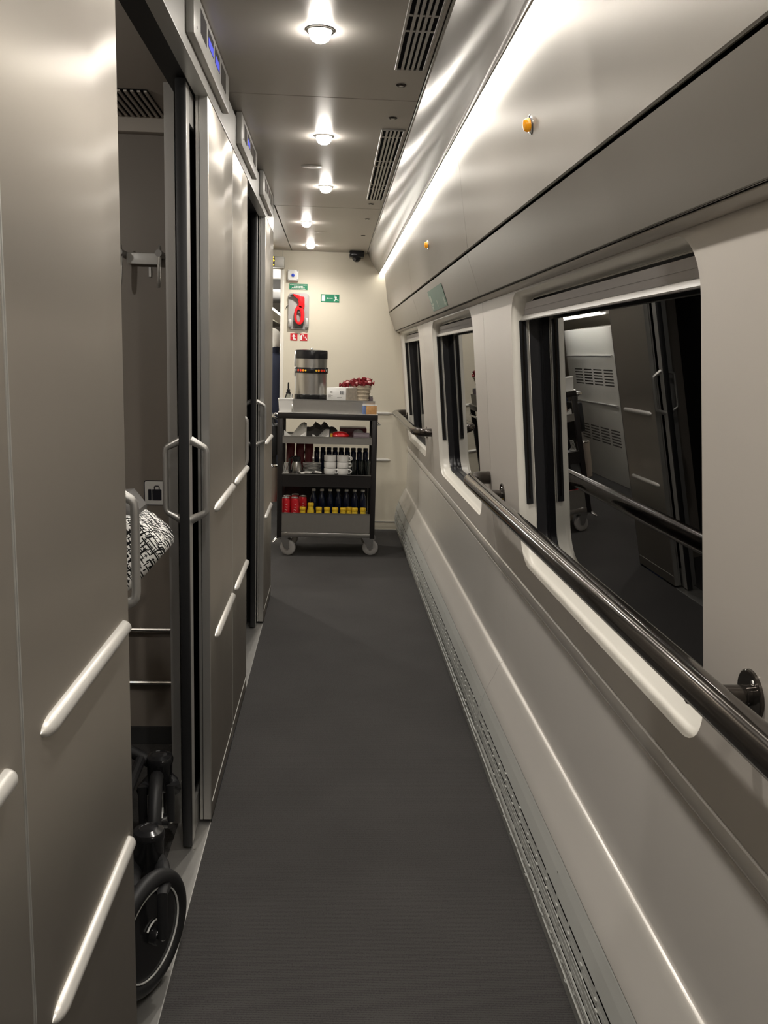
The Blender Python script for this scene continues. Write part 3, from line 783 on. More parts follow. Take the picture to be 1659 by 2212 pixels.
MB().prism([(-0.315, 1.843), (-0.300, 1.845), (-0.262, 1.836), (-0.232, 1.828), (-0.225, 1.820), (-0.223, 1.760), (-0.226, 1.740), (-0.262, 1.742), (-0.272, 1.752), (-0.268, 1.778), (-0.276, 1.790), (-0.270, 1.803), (-0.288, 1.818), (-0.306, 1.830)], 'y', YE-0.052, YE-0.029).build('head', 'red', hm, bevel=0.003)
MB().prism([(-0.343, 1.836), (-0.318, 1.826), (-0.300, 1.836), (-0.308, 1.847), (-0.320, 1.843)], 'y', YE-0.046, YE-0.034).build('tip', 'black', hm)
mb = MB()
for R0 in (0,):
    loops = []
    def ell(rx, rz, cx, cz, y, n=28): return [(cx+rx*math.cos(2*PI*i/n)*(1+0.0*math.sin(2*PI*i/n)), y, cz+rz*math.copysign(abs(math.sin(2*PI*i/n))**0.85, math.sin(2*PI*i/n))) for i in range(n)]
    o_f = ell(0.040, 0.073, -0.263, 1.688, YE-0.052); i_f = ell(0.016, 0.047, -0.268, 1.682, YE-0.052)
    o_b = ell(0.040, 0.073, -0.263, 1.688, YE-0.029); i_b = ell(0.016, 0.047, -0.268, 1.682, YE-0.029)
    mb.loft([i_f, o_f, o_b, i_b, i_f])
mb.build('loop_handle', 'red', hm, bevel=0.003)
MB().lathe([(0.008, 0), (0.008, 0.004), (0.002, 0.005)], (-0.268, YE-0.020, 1.708), 12, rot('X', 90)).build('bolt', 'alulight', hm)
# red fire signs
rs1 = tag(flat('fire_arrow_sign', -0.333, -0.277, 1.494, 1.549, 'signred'), 'small red sign with white bent upward arrow', 'sign')
def Q(x0, s, u, v): return (x0+u*s, 1.494+v*s*0.98)
poly('arrow', [Q(-.333, .056, *p) for p in ((.40, .14), (.82, .14), (.82, .28), (.56, .28), (.56, .56), (.76, .56), (.48, .90), (.20, .56), (.40, .56))], 'signwhite', Y2, 0.0008, rs1)
rs2 = tag(flat('fire_extinguisher_sign', -0.257, -0.200, 1.494, 1.549, 'signred'), 'small red sign with white extinguisher and flame symbols', 'sign')
poly('extinguisher_symbol', [Q(-.257, .057, *p) for p in ((.06, .10), (.30, .10), (.30, .66), (.22, .80), (.14, .80), (.06, .66))], 'signwhite', Y2, 0.0008, rs2)
poly('hose_symbol', [Q(-.257, .057, *p) for p in ((.30, .84), (.44, .90), (.62, .40), (.54, .36), (.42, .72))], 'signwhite', Y2, 0.0008, rs2)
poly('flame_symbol', [Q(-.257, .057, *p) for p in ((.66, .52), (.78, .60), (.96, .20), (.96, .10), (.84, .14))], 'signwhite', Y2, 0.0008, rs2)
# camera dome
sc = thing('security_camera', (0.168, 6.90, 2.09), 'black dome security camera under the ceiling at the end wall', 'camera')
MB().box(0.112, 0.224, 6.84, 6.97, 2.125, CZ-0.0005).build('housing', 'blackgloss', sc, bevel=0.008)
MB().sphere((0.168, 6.895, 2.128), 0.036, (1, 1, 1), 18, 12, -1, 0.1).build('dome', 'blackgloss', sc)
MB().lathe([(0.012, 0), (0.012, 0.004)], (0.150, 6.862, 2.108), 12, rot('X', 60)).build('lens', 'darkgrey', sc)
# LED info display over the doorway
ld = thing('led_display', (-0.50, 6.93, 2.035), 'grey display box with amber glowing characters over the doorway', 'display sign')
MB().box(-0.62, -0.382, 6.90, YE-0.0005, 2.035, 2.116).build('housing', 'boxgrey', ld, bevel=0.005)
scn = MB().box(-0.61, -0.452, 6.898, 6.9002, 2.040, 2.113).build('screen', 'black', ld)
MB().tube([(-0.458, 6.897, 2.108), (-0.470, 6.897, 2.104), (-0.474, 6.897, 2.094), (-0.462, 6.897, 2.085), (-0.456, 6.897, 2.080)], 0.006, 8).build('amber_character', 'amberled', scn)
MB().tube([(-0.456, 6.897, 2.050), (-0.470, 6.897, 2.052), (-0.480, 6.897, 2.058)], 0.003, 8).build('amber_character', 'amberled', scn)
for k in range(4): MB().tube([(-0.50-k*0.026, 6.897, 2.055), (-0.50-k*0.026, 6.897, 2.10), (-0.515-k*0.026, 6.897, 2.10)], 0.004, 8).build('amber_character', 'amberled', scn)

#@@PART2@@
# ================================================================== SALOON BEYOND THE DOORWAY
sal = thing('wall_saloon', (-0.9, 10, 0), kind='structure')
MB().box(-2.1, 0.75, YE+0.04, 13.0, 2.12, 2.16).build('saloon_ceiling', 'grey', sal)
MB().box(-2.14, -2.1, YE+0.04, 13.0, 0, 2.16).build('saloon_side_wall', 'creamwall', sal)
MB().box(-0.36, -0.33, YE+0.04, 7.7, 0, 2.16).build('saloon_screen', 'compwall', sal)
MB().box(-2.1, 0.75, 13.0, 13.04, 0, 2.16).build('saloon_end_wall', 'compwall', sal)
MB().box(0.71, 0.75, YE+0.04, 13.0, 0, 2.16).build('saloon_far_side', 'compwall', sal)
MB().box(-1.1, 0.3, 9.0, 9.3, 2.02, 2.12).build('ceiling_beam', 'darkgrey', sal)
# white equipment cabinet with louvres, seen in the window reflection
cb = thing('equipment_cabinet', (-1.12, 7.85, 0), 'white louvred cabinet beyond the doorway, mirrored in the near window', 'cabinet')
MB().box(-1.22, -1.02, 7.10, 8.60, 0.0, 1.36).build('body', 'whitelit', cb, bevel=0.004)
for z0 in (0.86, 0.34):
    for k in range(4):
        y0 = 7.22+k*0.30
        for j in range(6):
            MB().box(-1.0215, -1.0190, y0, y0+0.24, z0+j*0.026, z0+j*0.026+0.012).build('louvre', 'darkgrey', cb)
for z in (0.70, 1.12):
    MB().tube([(-1.005, 7.15, z), (-1.005, 8.55, z)], 0.010, 10).build('guard_rail', 'alulight', cb)
tl = thing('tube_lamp', (-0.99, 7.85, 1.46), 'bright tube lamp above the white cabinet beyond the doorway', 'lamp')
MB().tube([(-0.975, 7.15, 1.50), (-0.975, 8.55, 1.50)], 0.018, 12).build('tube', 'tube', tl)
MB().box(-1.06, -1.00, 7.10, 8.60, 1.46, 1.54).build('fitting', 'white', tl)
MB().box(-1.0, -0.955, 7.12, 7.15, 1.478, 1.522).build('socket', 'white', tl)
MB().box(-1.0, -0.955, 8.55, 8.58, 1.478, 1.522).build('socket', 'white', tl)
cdl = bpy.data.lights.new('saloon_lamp', 'AREA'); cdo = bpy.data.objects.new('saloon_lamp', cdl); COL.objects.link(cdo)
cdl.energy = 13; cdl.size = 0.12; cdl.color = LAMPC
sl = thing('saloon_ceiling_lamp', (-0.62, 9.6, 2.10), 'round lamp in the saloon ceiling seen through the doorway', 'ceiling light')
MB().lathe([(0.09, 0.0), (0.09, -0.012), (0.06, -0.02), (0.001, -0.022)], (-0.62, 9.6, 2.12), 20).build('lamp_dome', 'tube', sl)
MB().lathe([(0.10, 0.0), (0.10, -0.006), (0.09, -0.008)], (-0.62, 9.6, 2.12), 20, cap=False).build('rim', 'chrome', sl)
cdo.parent = sl; cdo.location = (0, 0, -0.012)
# luggage rack with light line
rk = thing('luggage_rack', (-0.75, 9.0, 1.62), 'lit luggage rack edge in the saloon behind the doorway', 'luggage rack')
MB().box(-1.3, -0.54, 7.7, 12.0, 1.75, 1.77).build('shelf', 'alulight', rk)
MB().box(-0.555, -0.535, 7.7, 12.0, 1.772, 1.79).build('light_line', 'tube', rk)
MB().box(-0.555, -0.535, 7.7, 12.0, 1.69, 1.77).build('fascia', 'creamwall', rk)
for yy in (10.2, 11.9): MB().box(-0.58, -0.56, yy, yy+0.03, 1.77, 2.12).build('bracket', 'alu', rk)
# standing person
def skin_body(name, nodes, edges, m, parent=None, sub=2):
    me = bpy.data.meshes.new(name); me.from_pydata([n[:3] for n in nodes], edges, [])
    o = bpy.data.objects.new(name, me); COL.objects.link(o)
    md = o.modifiers.new('skin', 'SKIN'); md.use_smooth_shade = True
    for i, n in enumerate(nodes):
        me.skin_vertices[0].data[i].radius = (n[3], n[4] if len(n) > 4 else n[3])
        me.skin_vertices[0].data[i].use_root = (i == 0)
    s = o.modifiers.new('sub', 'SUBSURF'); s.levels = sub; s.render_levels = sub
    me.materials.append(M[m])
    WL[o.name] = Vector((0, 0, 0))
    if parent: o.parent = parent; o.location = -WL[parent.name]
    return o
px, py = -0.535, 7.95
pe = thing('person', (px, py, 0), 'person in dark navy clothes standing beyond the doorway with back turned', 'person')
N = [(px, py, 0.88, .15, .11), (px, py, 1.05, .14, .10), (px, py+.01, 1.22, .17, .11), (px, py, 1.33, .13, .09), (px, py-.0, 1.385, .055), (px, py-.01, 1.45, .075, .085), (px, py-.01, 1.52, .078, .09), (px, py-.01, 1.565, .05, .06),
     (px-.18, py, 1.31, .062), (px-.24, py+.02, 1.06, .048), (px-.22, py-.10, .84, .036), (px-.21, py-.14, .74, .036, .02),
     (px+.18, py, 1.31, .062), (px+.235, py+.02, 1.06, .048), (px+.20, py+.12, .86, .036), (px+.17, py+.17, .78, .036, .02),
     (px-.09, py, .80, .09), (px-.10, py+.01, .45, .062), (px-.10, py-.01, .09, .045), (px-.11, py+.13, .035, .04, .03),
     (px+.09, py, .80, .09), (px+.10, py+.01, .45, .062), (px+.10, py-.01, .09, .045), (px+.11, py+.13, .035, .04, .03)]
E_ = [(0, 1), (1, 2), (2, 3), (3, 4), (4, 5), (5, 6), (6, 7), (3, 8), (8, 9), (9, 10), (10, 11), (3, 12), (12, 13), (13, 14), (14, 15), (0, 16), (16, 17), (17, 18), (18, 19), (0, 20), (20, 21), (21, 22), (22, 23)]
skin_body('clothed_body', N, E_, 'navy', pe)
MB().sphere((px, py-.008, 1.51), 0.098, (0.86, 0.98, 1.05), 18, 12, -0.75, 1).build('hair', 'hair', pe)
MB().sphere((px, py+.085, 1.475), 0.05, (0.9, 0.35, 1.0), 12, 8).build('face', 'skin', pe)
MB().tube([(px-.05, py-.035, 1.36), (px, py-.06, 1.375), (px+.05, py-.035, 1.36)], 0.014, 8).build('collar', 'paper', pe)
for sx in (-1, 1):
    hx, hy, hz = (px-.21, py-.14, .74) if sx < 0 else (px+.17, py+.17, .78)
    hn = [(hx, hy, hz, .026), (hx, hy-.01, hz-.045, .034, .016)]
    he = [(0, 1)]
    for k in range(4):
        i = len(hn); ox = -0.027+k*0.018
        hn += [(hx+ox, hy-.015, hz-.085, .009), (hx+ox, hy-.02+.012, hz-.115-.008*(1.5-abs(k-1.5)), .008)]
        he += [(1, i), (i, i+1)]
    i = len(hn); hn += [(hx-sx*.038, hy, hz-.05, .010), (hx-sx*.045, hy+.01, hz-.08, .008)]; he += [(1, i), (i, i+1)]
    skin_body('hand', hn, he, 'skin', pe, 1)

# ================================================================== FOOD TROLLEY
CX0, CX1, CY0, CY1 = -0.364, 0.316, 5.975, 6.43
ct = thing('food_trolley', (-0.024, 6.2, 0.0), 'black framed steel catering trolley standing at the corridor end', 'trolley')
for xx in (CX0+0.017, CX1-0.019):
    for yy in (CY0+0.017, CY1-0.017):
        MB().box(xx-0.016, xx+0.018, yy-0.016, yy+0.016, 0.134, 0.965).build('post', 'blacktube', ct, bevel=0.003)
top = MB().box(CX0, CX1, CY0, CY1, 0.957, 0.992).build('top_frame', 'blacktube', ct, bevel=0.002)
MB().box(CX0, CX1, CY0-0.001, CY1, 0.9925, 0.999).build('top_sheet', 'steel', ct, bevel=0.001, seg=1)
def tray(z_rim, z_bot, m, rim='steel', th=0.004, floor_z=None):
    x0, x1 = CX0+0.034, CX1-0.036
    fz = z_bot if floor_z is None else floor_z
    t = MB().box(x0, x1, CY0+0.004, CY0+0.004+th, z_bot, z_rim).build('tray_front', m, ct)
    MB().box(x0, x1, CY1-0.008, CY1-0.004, z_bot, z_bot+0.04).build('tray_back', m, ct)
    MB().box(x0, x1, CY0+0.008, CY1-0.008, fz, fz+0.004).build('tray_floor', m, ct)
    MB().box(x0, x0+0.003, CY0+0.008, CY1-0.008, z_bot, z_bot+0.04).build('tray_side', m, ct)
    MB().box(x1-0.003, x1, CY0+0.008, CY1-0.008, z_bot, z_bot+0.04).build('tray_side', m, ct)
    MB().box(x0, x1, CY0+0.001, CY0+0.010, z_rim-0.004, z_rim).build('tray_rim', rim, ct)
tray(0.840, 0.789, 'steeldull', floor_z=0.812)
tray(0.580, 0.492, 'blacktube', floor_z=0.568)
tray(0.309, 0.174, 'steeldull', floor_z=0.248)
MB().box(CX0+0.016, CX1-0.018, CY0+0.002, CY1-0.002, 0.138, 0.171).build('base_tray', 'steel', ct, bevel=0.003)
MB().box(CX0+0.034, CX1-0.036, CY1-0.003, CY1, 0.174, 0.50).build('back_panel', 'blacktube', ct)
# raised top deck
rx0, rx1, ry0, ry1 = -0.262, 0.297, 6.035, 6.40
MB().box(rx0, rx1, ry0, ry0+0.004, 0.9995, 1.086).build('deck_front', 'steeldull', ct)
MB().box(rx0, rx1, ry0-0.001, ry0+0.006, 1.082, 1.087).build('deck_rim', 'steel', ct)
MB().box(rx0, rx1, ry0+0.0045, ry1, 1.062, 1.068).build('deck', 'steeldull', ct)
MB().box(rx0, rx0+0.004, ry0+0.0045, ry1, 0.9995, 1.062).build('deck_side', 'steeldull', ct)
MB().box(rx1-0.004, rx1, ry0+0.0045, ry1, 0.9995, 1.062).build('deck_side', 'steeldull', ct)
MB().box(0.213, 0.297, ry0-0.003, ry0-0.001, 1.0, 1.087).build('deck_flap', 'steel', ct)
def caster(x, y, side):
    cs = MB().box(x-0.03, x+0.03, y-0.035, y+0.035, 0.1285, 0.1375).build('caster_plate', 'chrome', ct)
    ang = rot('Z', side)
    ax = ang @ rot('Y', 90)
    c = Vector((x, y, 0.056)) + ang @ Vector((0, -0.03, 0))
    MB().lathe([(0.030, -0.014), (0.046, -0.014), (0.054, -0.010), (0.056, 0), (0.054, 0.010), (0.046, 0.014), (0.030, 0.014)], c, 28, ax).build('wheel', 'grey', ct)
    MB().lathe([(0.016, -0.019), (0.016, 0.019)], c, 16, ax).build('hub', 'alulight', ct)
    for s in (-1, 1):
        pts = []
        o = ang @ Vector((s*0.0205, 0, 0))
        P2 = [(0.030, 0.128), (-0.030, 0.128), (-0.050, 0.110), (-0.048, 0.056), (-0.03, 0.040), (-0.012, 0.056), (0.012, 0.100)]
        a = [Vector((x, y, 0)) + ang @ Vector((s*0.019, u, 0)) + Vector((0, 0, z)) for u, z in P2]
        b = [Vector((x, y, 0)) + ang @ Vector((s*0.022, u, 0)) + Vector((0, 0, z)) for u, z in P2]
        MB().loft([a, b], True, True, True).build('fork', 'chrome', ct)
    return c
caster(-0.315, 6.03, 70); caster(0.262, 6.06, 85); caster(-0.31, 6.38, 70); caster(0.262, 6.38, 70)
MB().tube([(-0.350, 6.01, 0.131), (-0.372, 5.985, 0.118), (-0.392, 5.970, 0.100)], [0.012, 0.011, 0.006], 10).build('brake_pedal', 'chrome', ct)
# push handle on the left side
MB().tube([(-0.362, 6.05, 0.945), (-0.395, 6.04, 0.962), (-0.412, 6.05, 0.962), (-0.412, 6.35, 0.962), (-0.395, 6.36, 0.962), (-0.362, 6.35, 0.945)], 0.009, 12).build('push_handle', 'chrome', ct)
MB().tube([(0.318, 6.05, 0.925), (0.335, 6.05, 0.925), (0.335, 6.35, 0.925), (0.318, 6.35, 0.925)], 0.006, 10).build('side_rail', 'chrome', ct)
# hanging side bag and bin bag
hb1 = thing('hanging_black_bag', (-0.40, 6.2, 0.68), 'black bag hanging on the left side of the trolley', 'bag')
MB().box(-0.425, -0.367, 6.08, 6.32, 0.69, 0.90).build('body', 'blackcloth', hb1, bevel=0.015)
MB().tube([(-0.396, 6.12, 0.89), (-0.410, 6.14, 0.955), (-0.412, 6.2, 0.974), (-0.410, 6.26, 0.955), (-0.396, 6.28, 0.89)], 0.006, 8).build('strap', 'blackcloth', hb1)
kt = thing('side_bin', (-0.40, 6.2, 0.36), 'beige waste bag in a chrome ring on the trolley side', 'waste bag')
MB().lathe([(0.034, 0.36), (0.040, 0.45), (0.042, 0.56), (0.044, 0.61)], (-0.41, 6.14, 0), 16).build('bag', 'trash', kt)
MB().torus((-0.41, 6.14, 0.612), 0.040, 0.006, Matrix.Identity(3), 24, 8).build('ring', 'chrome', kt)
MB().cyl((-0.372, 6.14, 0.612), (-0.362, 6.14, 0.612), 0.006, 8).build('bracket', 'chrome', kt)

# ---- on top of the trolley
ux, uy, uz = -0.146, 6.19, 1.0682
ur = thing('coffee_urn', (ux, uy, uz), 'steel coffee urn with black lid and dotted band on the trolley', 'urn')
MB().lathe([(0.112, 0), (0.116, 0.006), (0.116, 0.046), (0.111, 0.050)], (ux, uy, uz), 40).build('base', 'blackgloss', ur)
MB().lathe([(0.1105, 0.050), (0.1105, 0.294)], (ux, uy, uz), 40).build('body', 'steel', ur)
bd = MB().lathe([(0.1165, 0.194), (0.1175, 0.196), (0.1175, 0.230), (0.1165, 0.232)], (ux, uy, uz), 40).build('band', 'blackgloss', ur)
MB().lathe([(0.113, 0.292), (0.114, 0.296), (0.114, 0.338), (0.110, 0.350), (0.06, 0.354), (0.02, 0.354)], (ux, uy, uz), 40).build('lid', 'blackgloss', ur)
MB().lathe([(0.012, 0.353), (0.012, 0.360), (0.008, 0.366), (0.001, 0.367)], (ux, uy, uz), 16).build('knob', 'chrome', ur)
for k, (u, r, m) in enumerate(((-.104, .008, 'grey'), (-.088, .0085, 'reddot'), (-.071, .0085, 'reddot'), (-.054, .008, 'orange'), (-.037, .0065, 'yellow'),
                               (.037, .0065, 'yellow'), (.054, .008, 'orange'), (.073, .0085, 'reddot'), (.091, .0085, 'reddot'), (.106, .008, 'grey'))):
    a = math.asin(u/0.1185)
    c = (ux+0.1172*math.sin(a), uy-0.1172*math.cos(a), uz+0.213)
    MB().lathe([(r, 0), (r, 0.0012)], c, 14, rot('Z', math.degrees(a)) @ rot('X', 90)).build('dot', m, bd)
hs = MB().box(ux-0.119, ux-0.106, uy-0.02, uy+0.02, uz+0.235, uz+0.31).build('side_grip', 'alulight', ur, bevel=0.003)
MB().box(ux-0.118, ux-0.108, uy-0.018, uy+0.018, uz+0.170, uz+0.192).build('grip_tab', 'alulight', ur)
# printed box
bx = thing('cardboard_box', (0.055, 6.15, 1.0682), 'white printed cardboard box beside the coffee urn', 'box')
rz = rot('Z', -32)
def L3(u, v, z): return Vector((0.0, 0, 0))
fc = Vector((0.030, 6.075, 0))
e1 = Vector((math.cos(math.radians(4)), math.sin(math.radians(4)), 0)); e2 = Vector((0.62, 0.785, 0)).normalized()
A = fc - e1*0.066; B = fc + e1*0.066; D = 0.13
base = [A, B, B+e2*D, A+e2*D]; HB = 0.102
MB().loft([[p+Vector((0, 0, 1.0684)) for p in base], [p+Vector((0, 0, 1.0684+HB)) for p in base]], True, True, True).build('carton', 'white', bx, bevel=0.001)
nrm = Vector((e2.y, -e2.x, 0))
q0, q1 = B+e2*0.002+nrm*0.0006, B+e2*(D-0.002)+nrm*0.0006
MB().loft([[q0+Vector((0, 0, 1.0700)), q1+Vector((0, 0, 1.0700)), q1+Vector((0, 0, 1.1685)), q0+Vector((0, 0, 1.1685))],
           [q0+nrm*.001+Vector((0, 0, 1.0700)), q1+nrm*.001+Vector((0, 0, 1.0700)), q1+nrm*.001+Vector((0, 0, 1.1685)), q0+nrm*.001+Vector((0, 0, 1.1685))]], True, True, True).build('printed_side', 'boxside', bx)
fn = Vector((e1.y, -e1.x, 0))
def fpatch(u0, u1, z0, z1, m, nm):
    a, b = A+e1*u0+fn*0.0006, A+e1*u1+fn*0.0006
    MB().loft([[a+Vector((0, 0, z0)), b+Vector((0, 0, z0)), b+Vector((0, 0, z1)), a+Vector((0, 0, z1))],
               [a+fn*.0008+Vector((0, 0, z0)), b+fn*.0008+Vector((0, 0, z0)), b+fn*.0008+Vector((0, 0, z1)), a+fn*.0008+Vector((0, 0, z1))]], True, True, True).build(nm, m, bx)
u = 0.093
while u < 0.119:
    wdt = random.uniform(0.0012, 0.004); fpatch(u, u+wdt, 1.124, 1.147, 'iconblack', 'barcode_bar'); u += wdt+random.uniform(0.001, 0.003)
fpatch(0.024, 0.040, 1.134, 1.144, 'grey', 'print_mark')
for k in range(4): fpatch(0.008, 0.03+0.012*(k % 2), 1.122-k*0.008, 1.125-k*0.008, 'grey', 'print_row')
fpatch(0.072, 0.105, 1.103, 1.1055, 'grey', 'print_row')
# basket with wrapped sweets
bk = thing('sweet_basket', (0.205, 6.25, 1.0682), 'pale wicker basket holding red wrapped sweets on the trolley', 'basket')
L = []
for i, (z, hx, hy) in enumerate(((0.0, 0.055, 0.05), (0.04, 0.062, 0.056), (0.08, 0.070, 0.062), (0.118, 0.078, 0.068), (0.122, 0.080, 0.070), (0.118, 0.073, 0.063), (0.03, 0.056, 0.05))):
    L.append([(0.200+q[0], 6.25+q[1], 1.0684+z) for q in rrect(0, 0, hx, hy, 0.035, 5)])
MB().loft(L, True, True, True).build('woven_body', 'wicker', bk)
for z in (0.02, 0.045, 0.07, 0.095):
    hx = 0.055+0.2*z; hy = 0.05+0.16*z
    MB().tube([(0.200+q[0], 6.25+q[1], 1.0684+z) for q in rrect(0, 0, hx+.0015, hy+.0015, 0.035, 5)]+[(0.200+hx+.0015, 6.25+0.02, 1.0684+z)], 0.0035, 6).build('wicker_strand', 'wicker', bk)
random.seed(11)
spots = [(0.085, 6.19, 1.186), (0.110, 6.20, 1.200), (0.145, 6.20, 1.192), (0.120, 6.25, 1.196), (0.175, 6.19, 1.197), (0.205, 6.19, 1.200), (0.235, 6.20, 1.198), (0.262, 6.20, 1.203), (0.19, 6.25, 1.218), (0.225, 6.25, 1.224), (0.255, 6.26, 1.220), (0.155, 6.25, 1.212)]
LBL = 'red foil wrapped sweet heaped in the wicker basket'
for k, (x, y, z) in enumerate(spots):
    t = thing('wrapped_sweet', (x, y, z-0.016), LBL, 'sweet', 'red wrapped sweets in the basket')
    mm = Matrix.Rotation(random.uniform(0, 6.2), 3, 'Z') @ Matrix.Rotation(random.uniform(-.6, .6), 3, 'X')
    mb = MB(); n = 10
    prof = [(0.024, -0.034), (0.006, -0.020), (0.018, -0.012), (0.021, 0.0), (0.018, 0.012), (0.006, 0.020), (0.024, 0.034)]
    ax = mm @ rot('Y', 90)
    loops = []
    for r, zz in prof:
        loops.append([Vector((x, y, z)) + ax @ Vector((r*math.cos(2*PI*j/n)*random.uniform(.75, 1.2)*(0.75 if abs(zz) > .03 else 1), r*math.sin(2*PI*j/n)*random.uniform(.75, 1.2)*(0.35 if abs(zz) > .03 else 1), zz+random.uniform(-.003, .003))) for j in range(n)])
    mb.loft(loops, True, True, True).build('wrapper', 'foil', t, smooth=False)
    if k % 3 == 1:
        MB().sphere((x, y-0.016, z+0.006), 0.010, (1.3, 0.5, 0.8), 8, 6).build('window', 'pinkfoil', t)
# white bin + spoon, bottle, biscuit pack, jar
bn = thing('white_caddy', (-0.312, 6.03, 0.9995), 'small white plastic bin on the left trolley corner', 'bin')
L = [[(-0.312+q[0], 6.04+q[1], 0.9995+z) for q in rrect(0, 0, h, h2, 0.012, 4)] for z, h, h2 in ((0, .0435, .045), (0.084, .049, .05), (0.0845, .051, .052), (0.0905, .051, .052), (0.0905, .048, .049), (0.01, .042, .043))]
MB().loft(L, True, True, True).build('tub', 'white', bn)
MB().tube([(-0.268, 5.984, 1.052), (-0.266, 5.980, 1.047), (-0.266, 5.980, 1.004)], [0.005, 0.003, 0.002], 8).build('hook', 'chrome', bn)
ob = thing('syrup_bottle', (-0.300, 6.12, 0.9995), 'dark bottle with tapered pouring spout behind the white bin', 'bottle')
MB().lathe([(0.026, 0), (0.028, 0.01), (0.028, 0.085), (0.020, 0.108), (0.014, 0.120)], (-0.300, 6.12, 0.9995), 18).build('body', 'clear', ob)
MB().lathe([(0.017, 0.120), (0.017, 0.126), (0.012, 0.130), (0.012, 0.146), (0.006, 0.152), (0.0055, 0.185), (0.004, 0.196)], (-0.300, 6.12, 0.9995), 14).build('spout', 'blackgloss', ob)
MB().cyl((-0.283, 6.10, 1.06), (-0.276, 6.09, 1.12), 0.006, 10, 0.008).build('cap_clip', 'chrome', ob)
bp_ = thing('biscuit_pack', (0.259, 6.005, 0.9995), 'biscuit packet with brown and blue print at the right trolley corner', 'packet')
MB().box(0.235, 0.307, 5.985, 6.022, 0.9995, 1.064).build('front', 'biscuit', bp_, bevel=0.002)
MB().box(0.211, 0.2345, 5.987, 6.020, 0.9995, 1.060).build('blue_end', 'bluepack', bp_, bevel=0.002)
MB().box(0.210, 0.308, 5.9835, 5.985, 1.058, 1.066).build('white_edge', 'paper', bp_)
jr = thing('small_jar', (0.292, 6.16, 1.0682), 'small lilac jar standing by the deck edge', 'jar')
MB().lathe([(0.016, 0), (0.018, 0.004), (0.018, 0.03), (0.014, 0.034)], (0.276, 6.30, 1.0684), 14).build('body', 'lilac', jr)
MB().lathe([(0.016, 0.034), (0.016, 0.042), (0.013, 0.044)], (0.276, 6.30, 1.0684), 14).build('lid', 'alulight', jr)

# ---- upper shelf
Z1 = 0.8162
random.seed(4)
def napkin(cx, cy, w_, d_, h_, z, label, a=0, m='paper'):
    mb = MB(); n = 6; top = []
    mm = rot('Z', a)
    L = []
    for j in range(n+1):
        v = -d_/2+d_*j/n
        row = []
        for i in range(9):
            u = -w_/2+w_*i/8
            hh = h_*(0.55+0.45*math.sin(2.2+i*0.55+j*0.3))*(0.7+0.5*j/n)+random.uniform(0, .004)
            p = mm @ Vector((u, v, 0)); row.append((cx+p.x, cy+p.y, z+max(hh, .004)))
        for i in range(8, -1, -1):
            u = -w_/2+w_*i/8; p = mm @ Vector((u, v, 0)); row.append((cx+p.x, cy+p.y, z))
        L.append(row)
    mb.loft(L, True, True, True)
    return tag(mb.build('napkin_pile', m, smooth=False), label, 'napkins')
napkin(-0.245, 6.07, 0.15, 0.14, 0.088, Z1, 'crumpled white napkin pile at the left of the top shelf', 0)
napkin(-0.07, 6.06, 0.115, 0.12, 0.055, Z1, 'flat white paper bundle in the middle of the top shelf', 0)
tw = MB()
L = []
for i in range(13):
    x = -0.19+i*0.0195; h = 0.04+0.075*math.sin(PI*(i+1)/14)**1.2*(0.75+0.25*math.sin(i*1.9))
    L.append([(x, 6.20, Z1), (x, 6.21, Z1+h*0.6), (x, 6.25, Z1+h), (x, 6.31, Z1+h*0.95), (x, 6.36, Z1+h*0.4), (x, 6.37, Z1)])
tag(tw.loft(L, True, True, True).build('folded_cloth', 'towel'), 'crumpled dark grey cloth at the back of the top shelf', 'cloth')
sn = thing('snack_packet', (0.06, 6.06, Z1), 'glossy red snack packet on the top trolley shelf', 'packet')
L = []
for i in range(9):
    x = 0.0+i*0.0155; k = math.sin(PI*i/8)**0.5 if 0 < i < 8 else 0.08
    L.append([(x, 6.06+0.05*math.cos(2*PI*j/10)*(0.6+0.4*k), Z1+0.029+(0.028*math.sin(2*PI*j/10)*k)+random.uniform(-.002, .002)) for j in range(10)])
MB().loft(L, True, True, True).build('wrapper', 'red', sn, smooth=False)
MB().box(-0.004, 0.010, 6.02, 6.10, Z1, Z1+0.04).build('yellow_end', 'yellow', sn)
ll = thing('wrapped_roll', (0.21, 6.06, Z1), 'pale lilac wrapped roll at the right of the top shelf', 'packet')
MB().tube([(0.150, 6.05, Z1+0.026), (0.156, 6.05, Z1+0.026), (0.262, 6.05, Z1+0.026), (0.268, 6.05, Z1+0.026)], [0.012, 0.0255, 0.0255, 0.012], 14).build('wrapper', 'lilac', ll)
MB().sphere((0.19, 6.12, Z1+0.034), 0.034, (1.2, 0.8, 1.0), 12, 8).build('paper_twist', 'grey', ll)
db = MB().box(0.06, 0.25, 6.18, 6.36, Z1, Z1+0.07)
tag(db.build('dark_red_box', 'darkred', bevel=0.004), 'dark red carton at the back right of the top shelf', 'box')

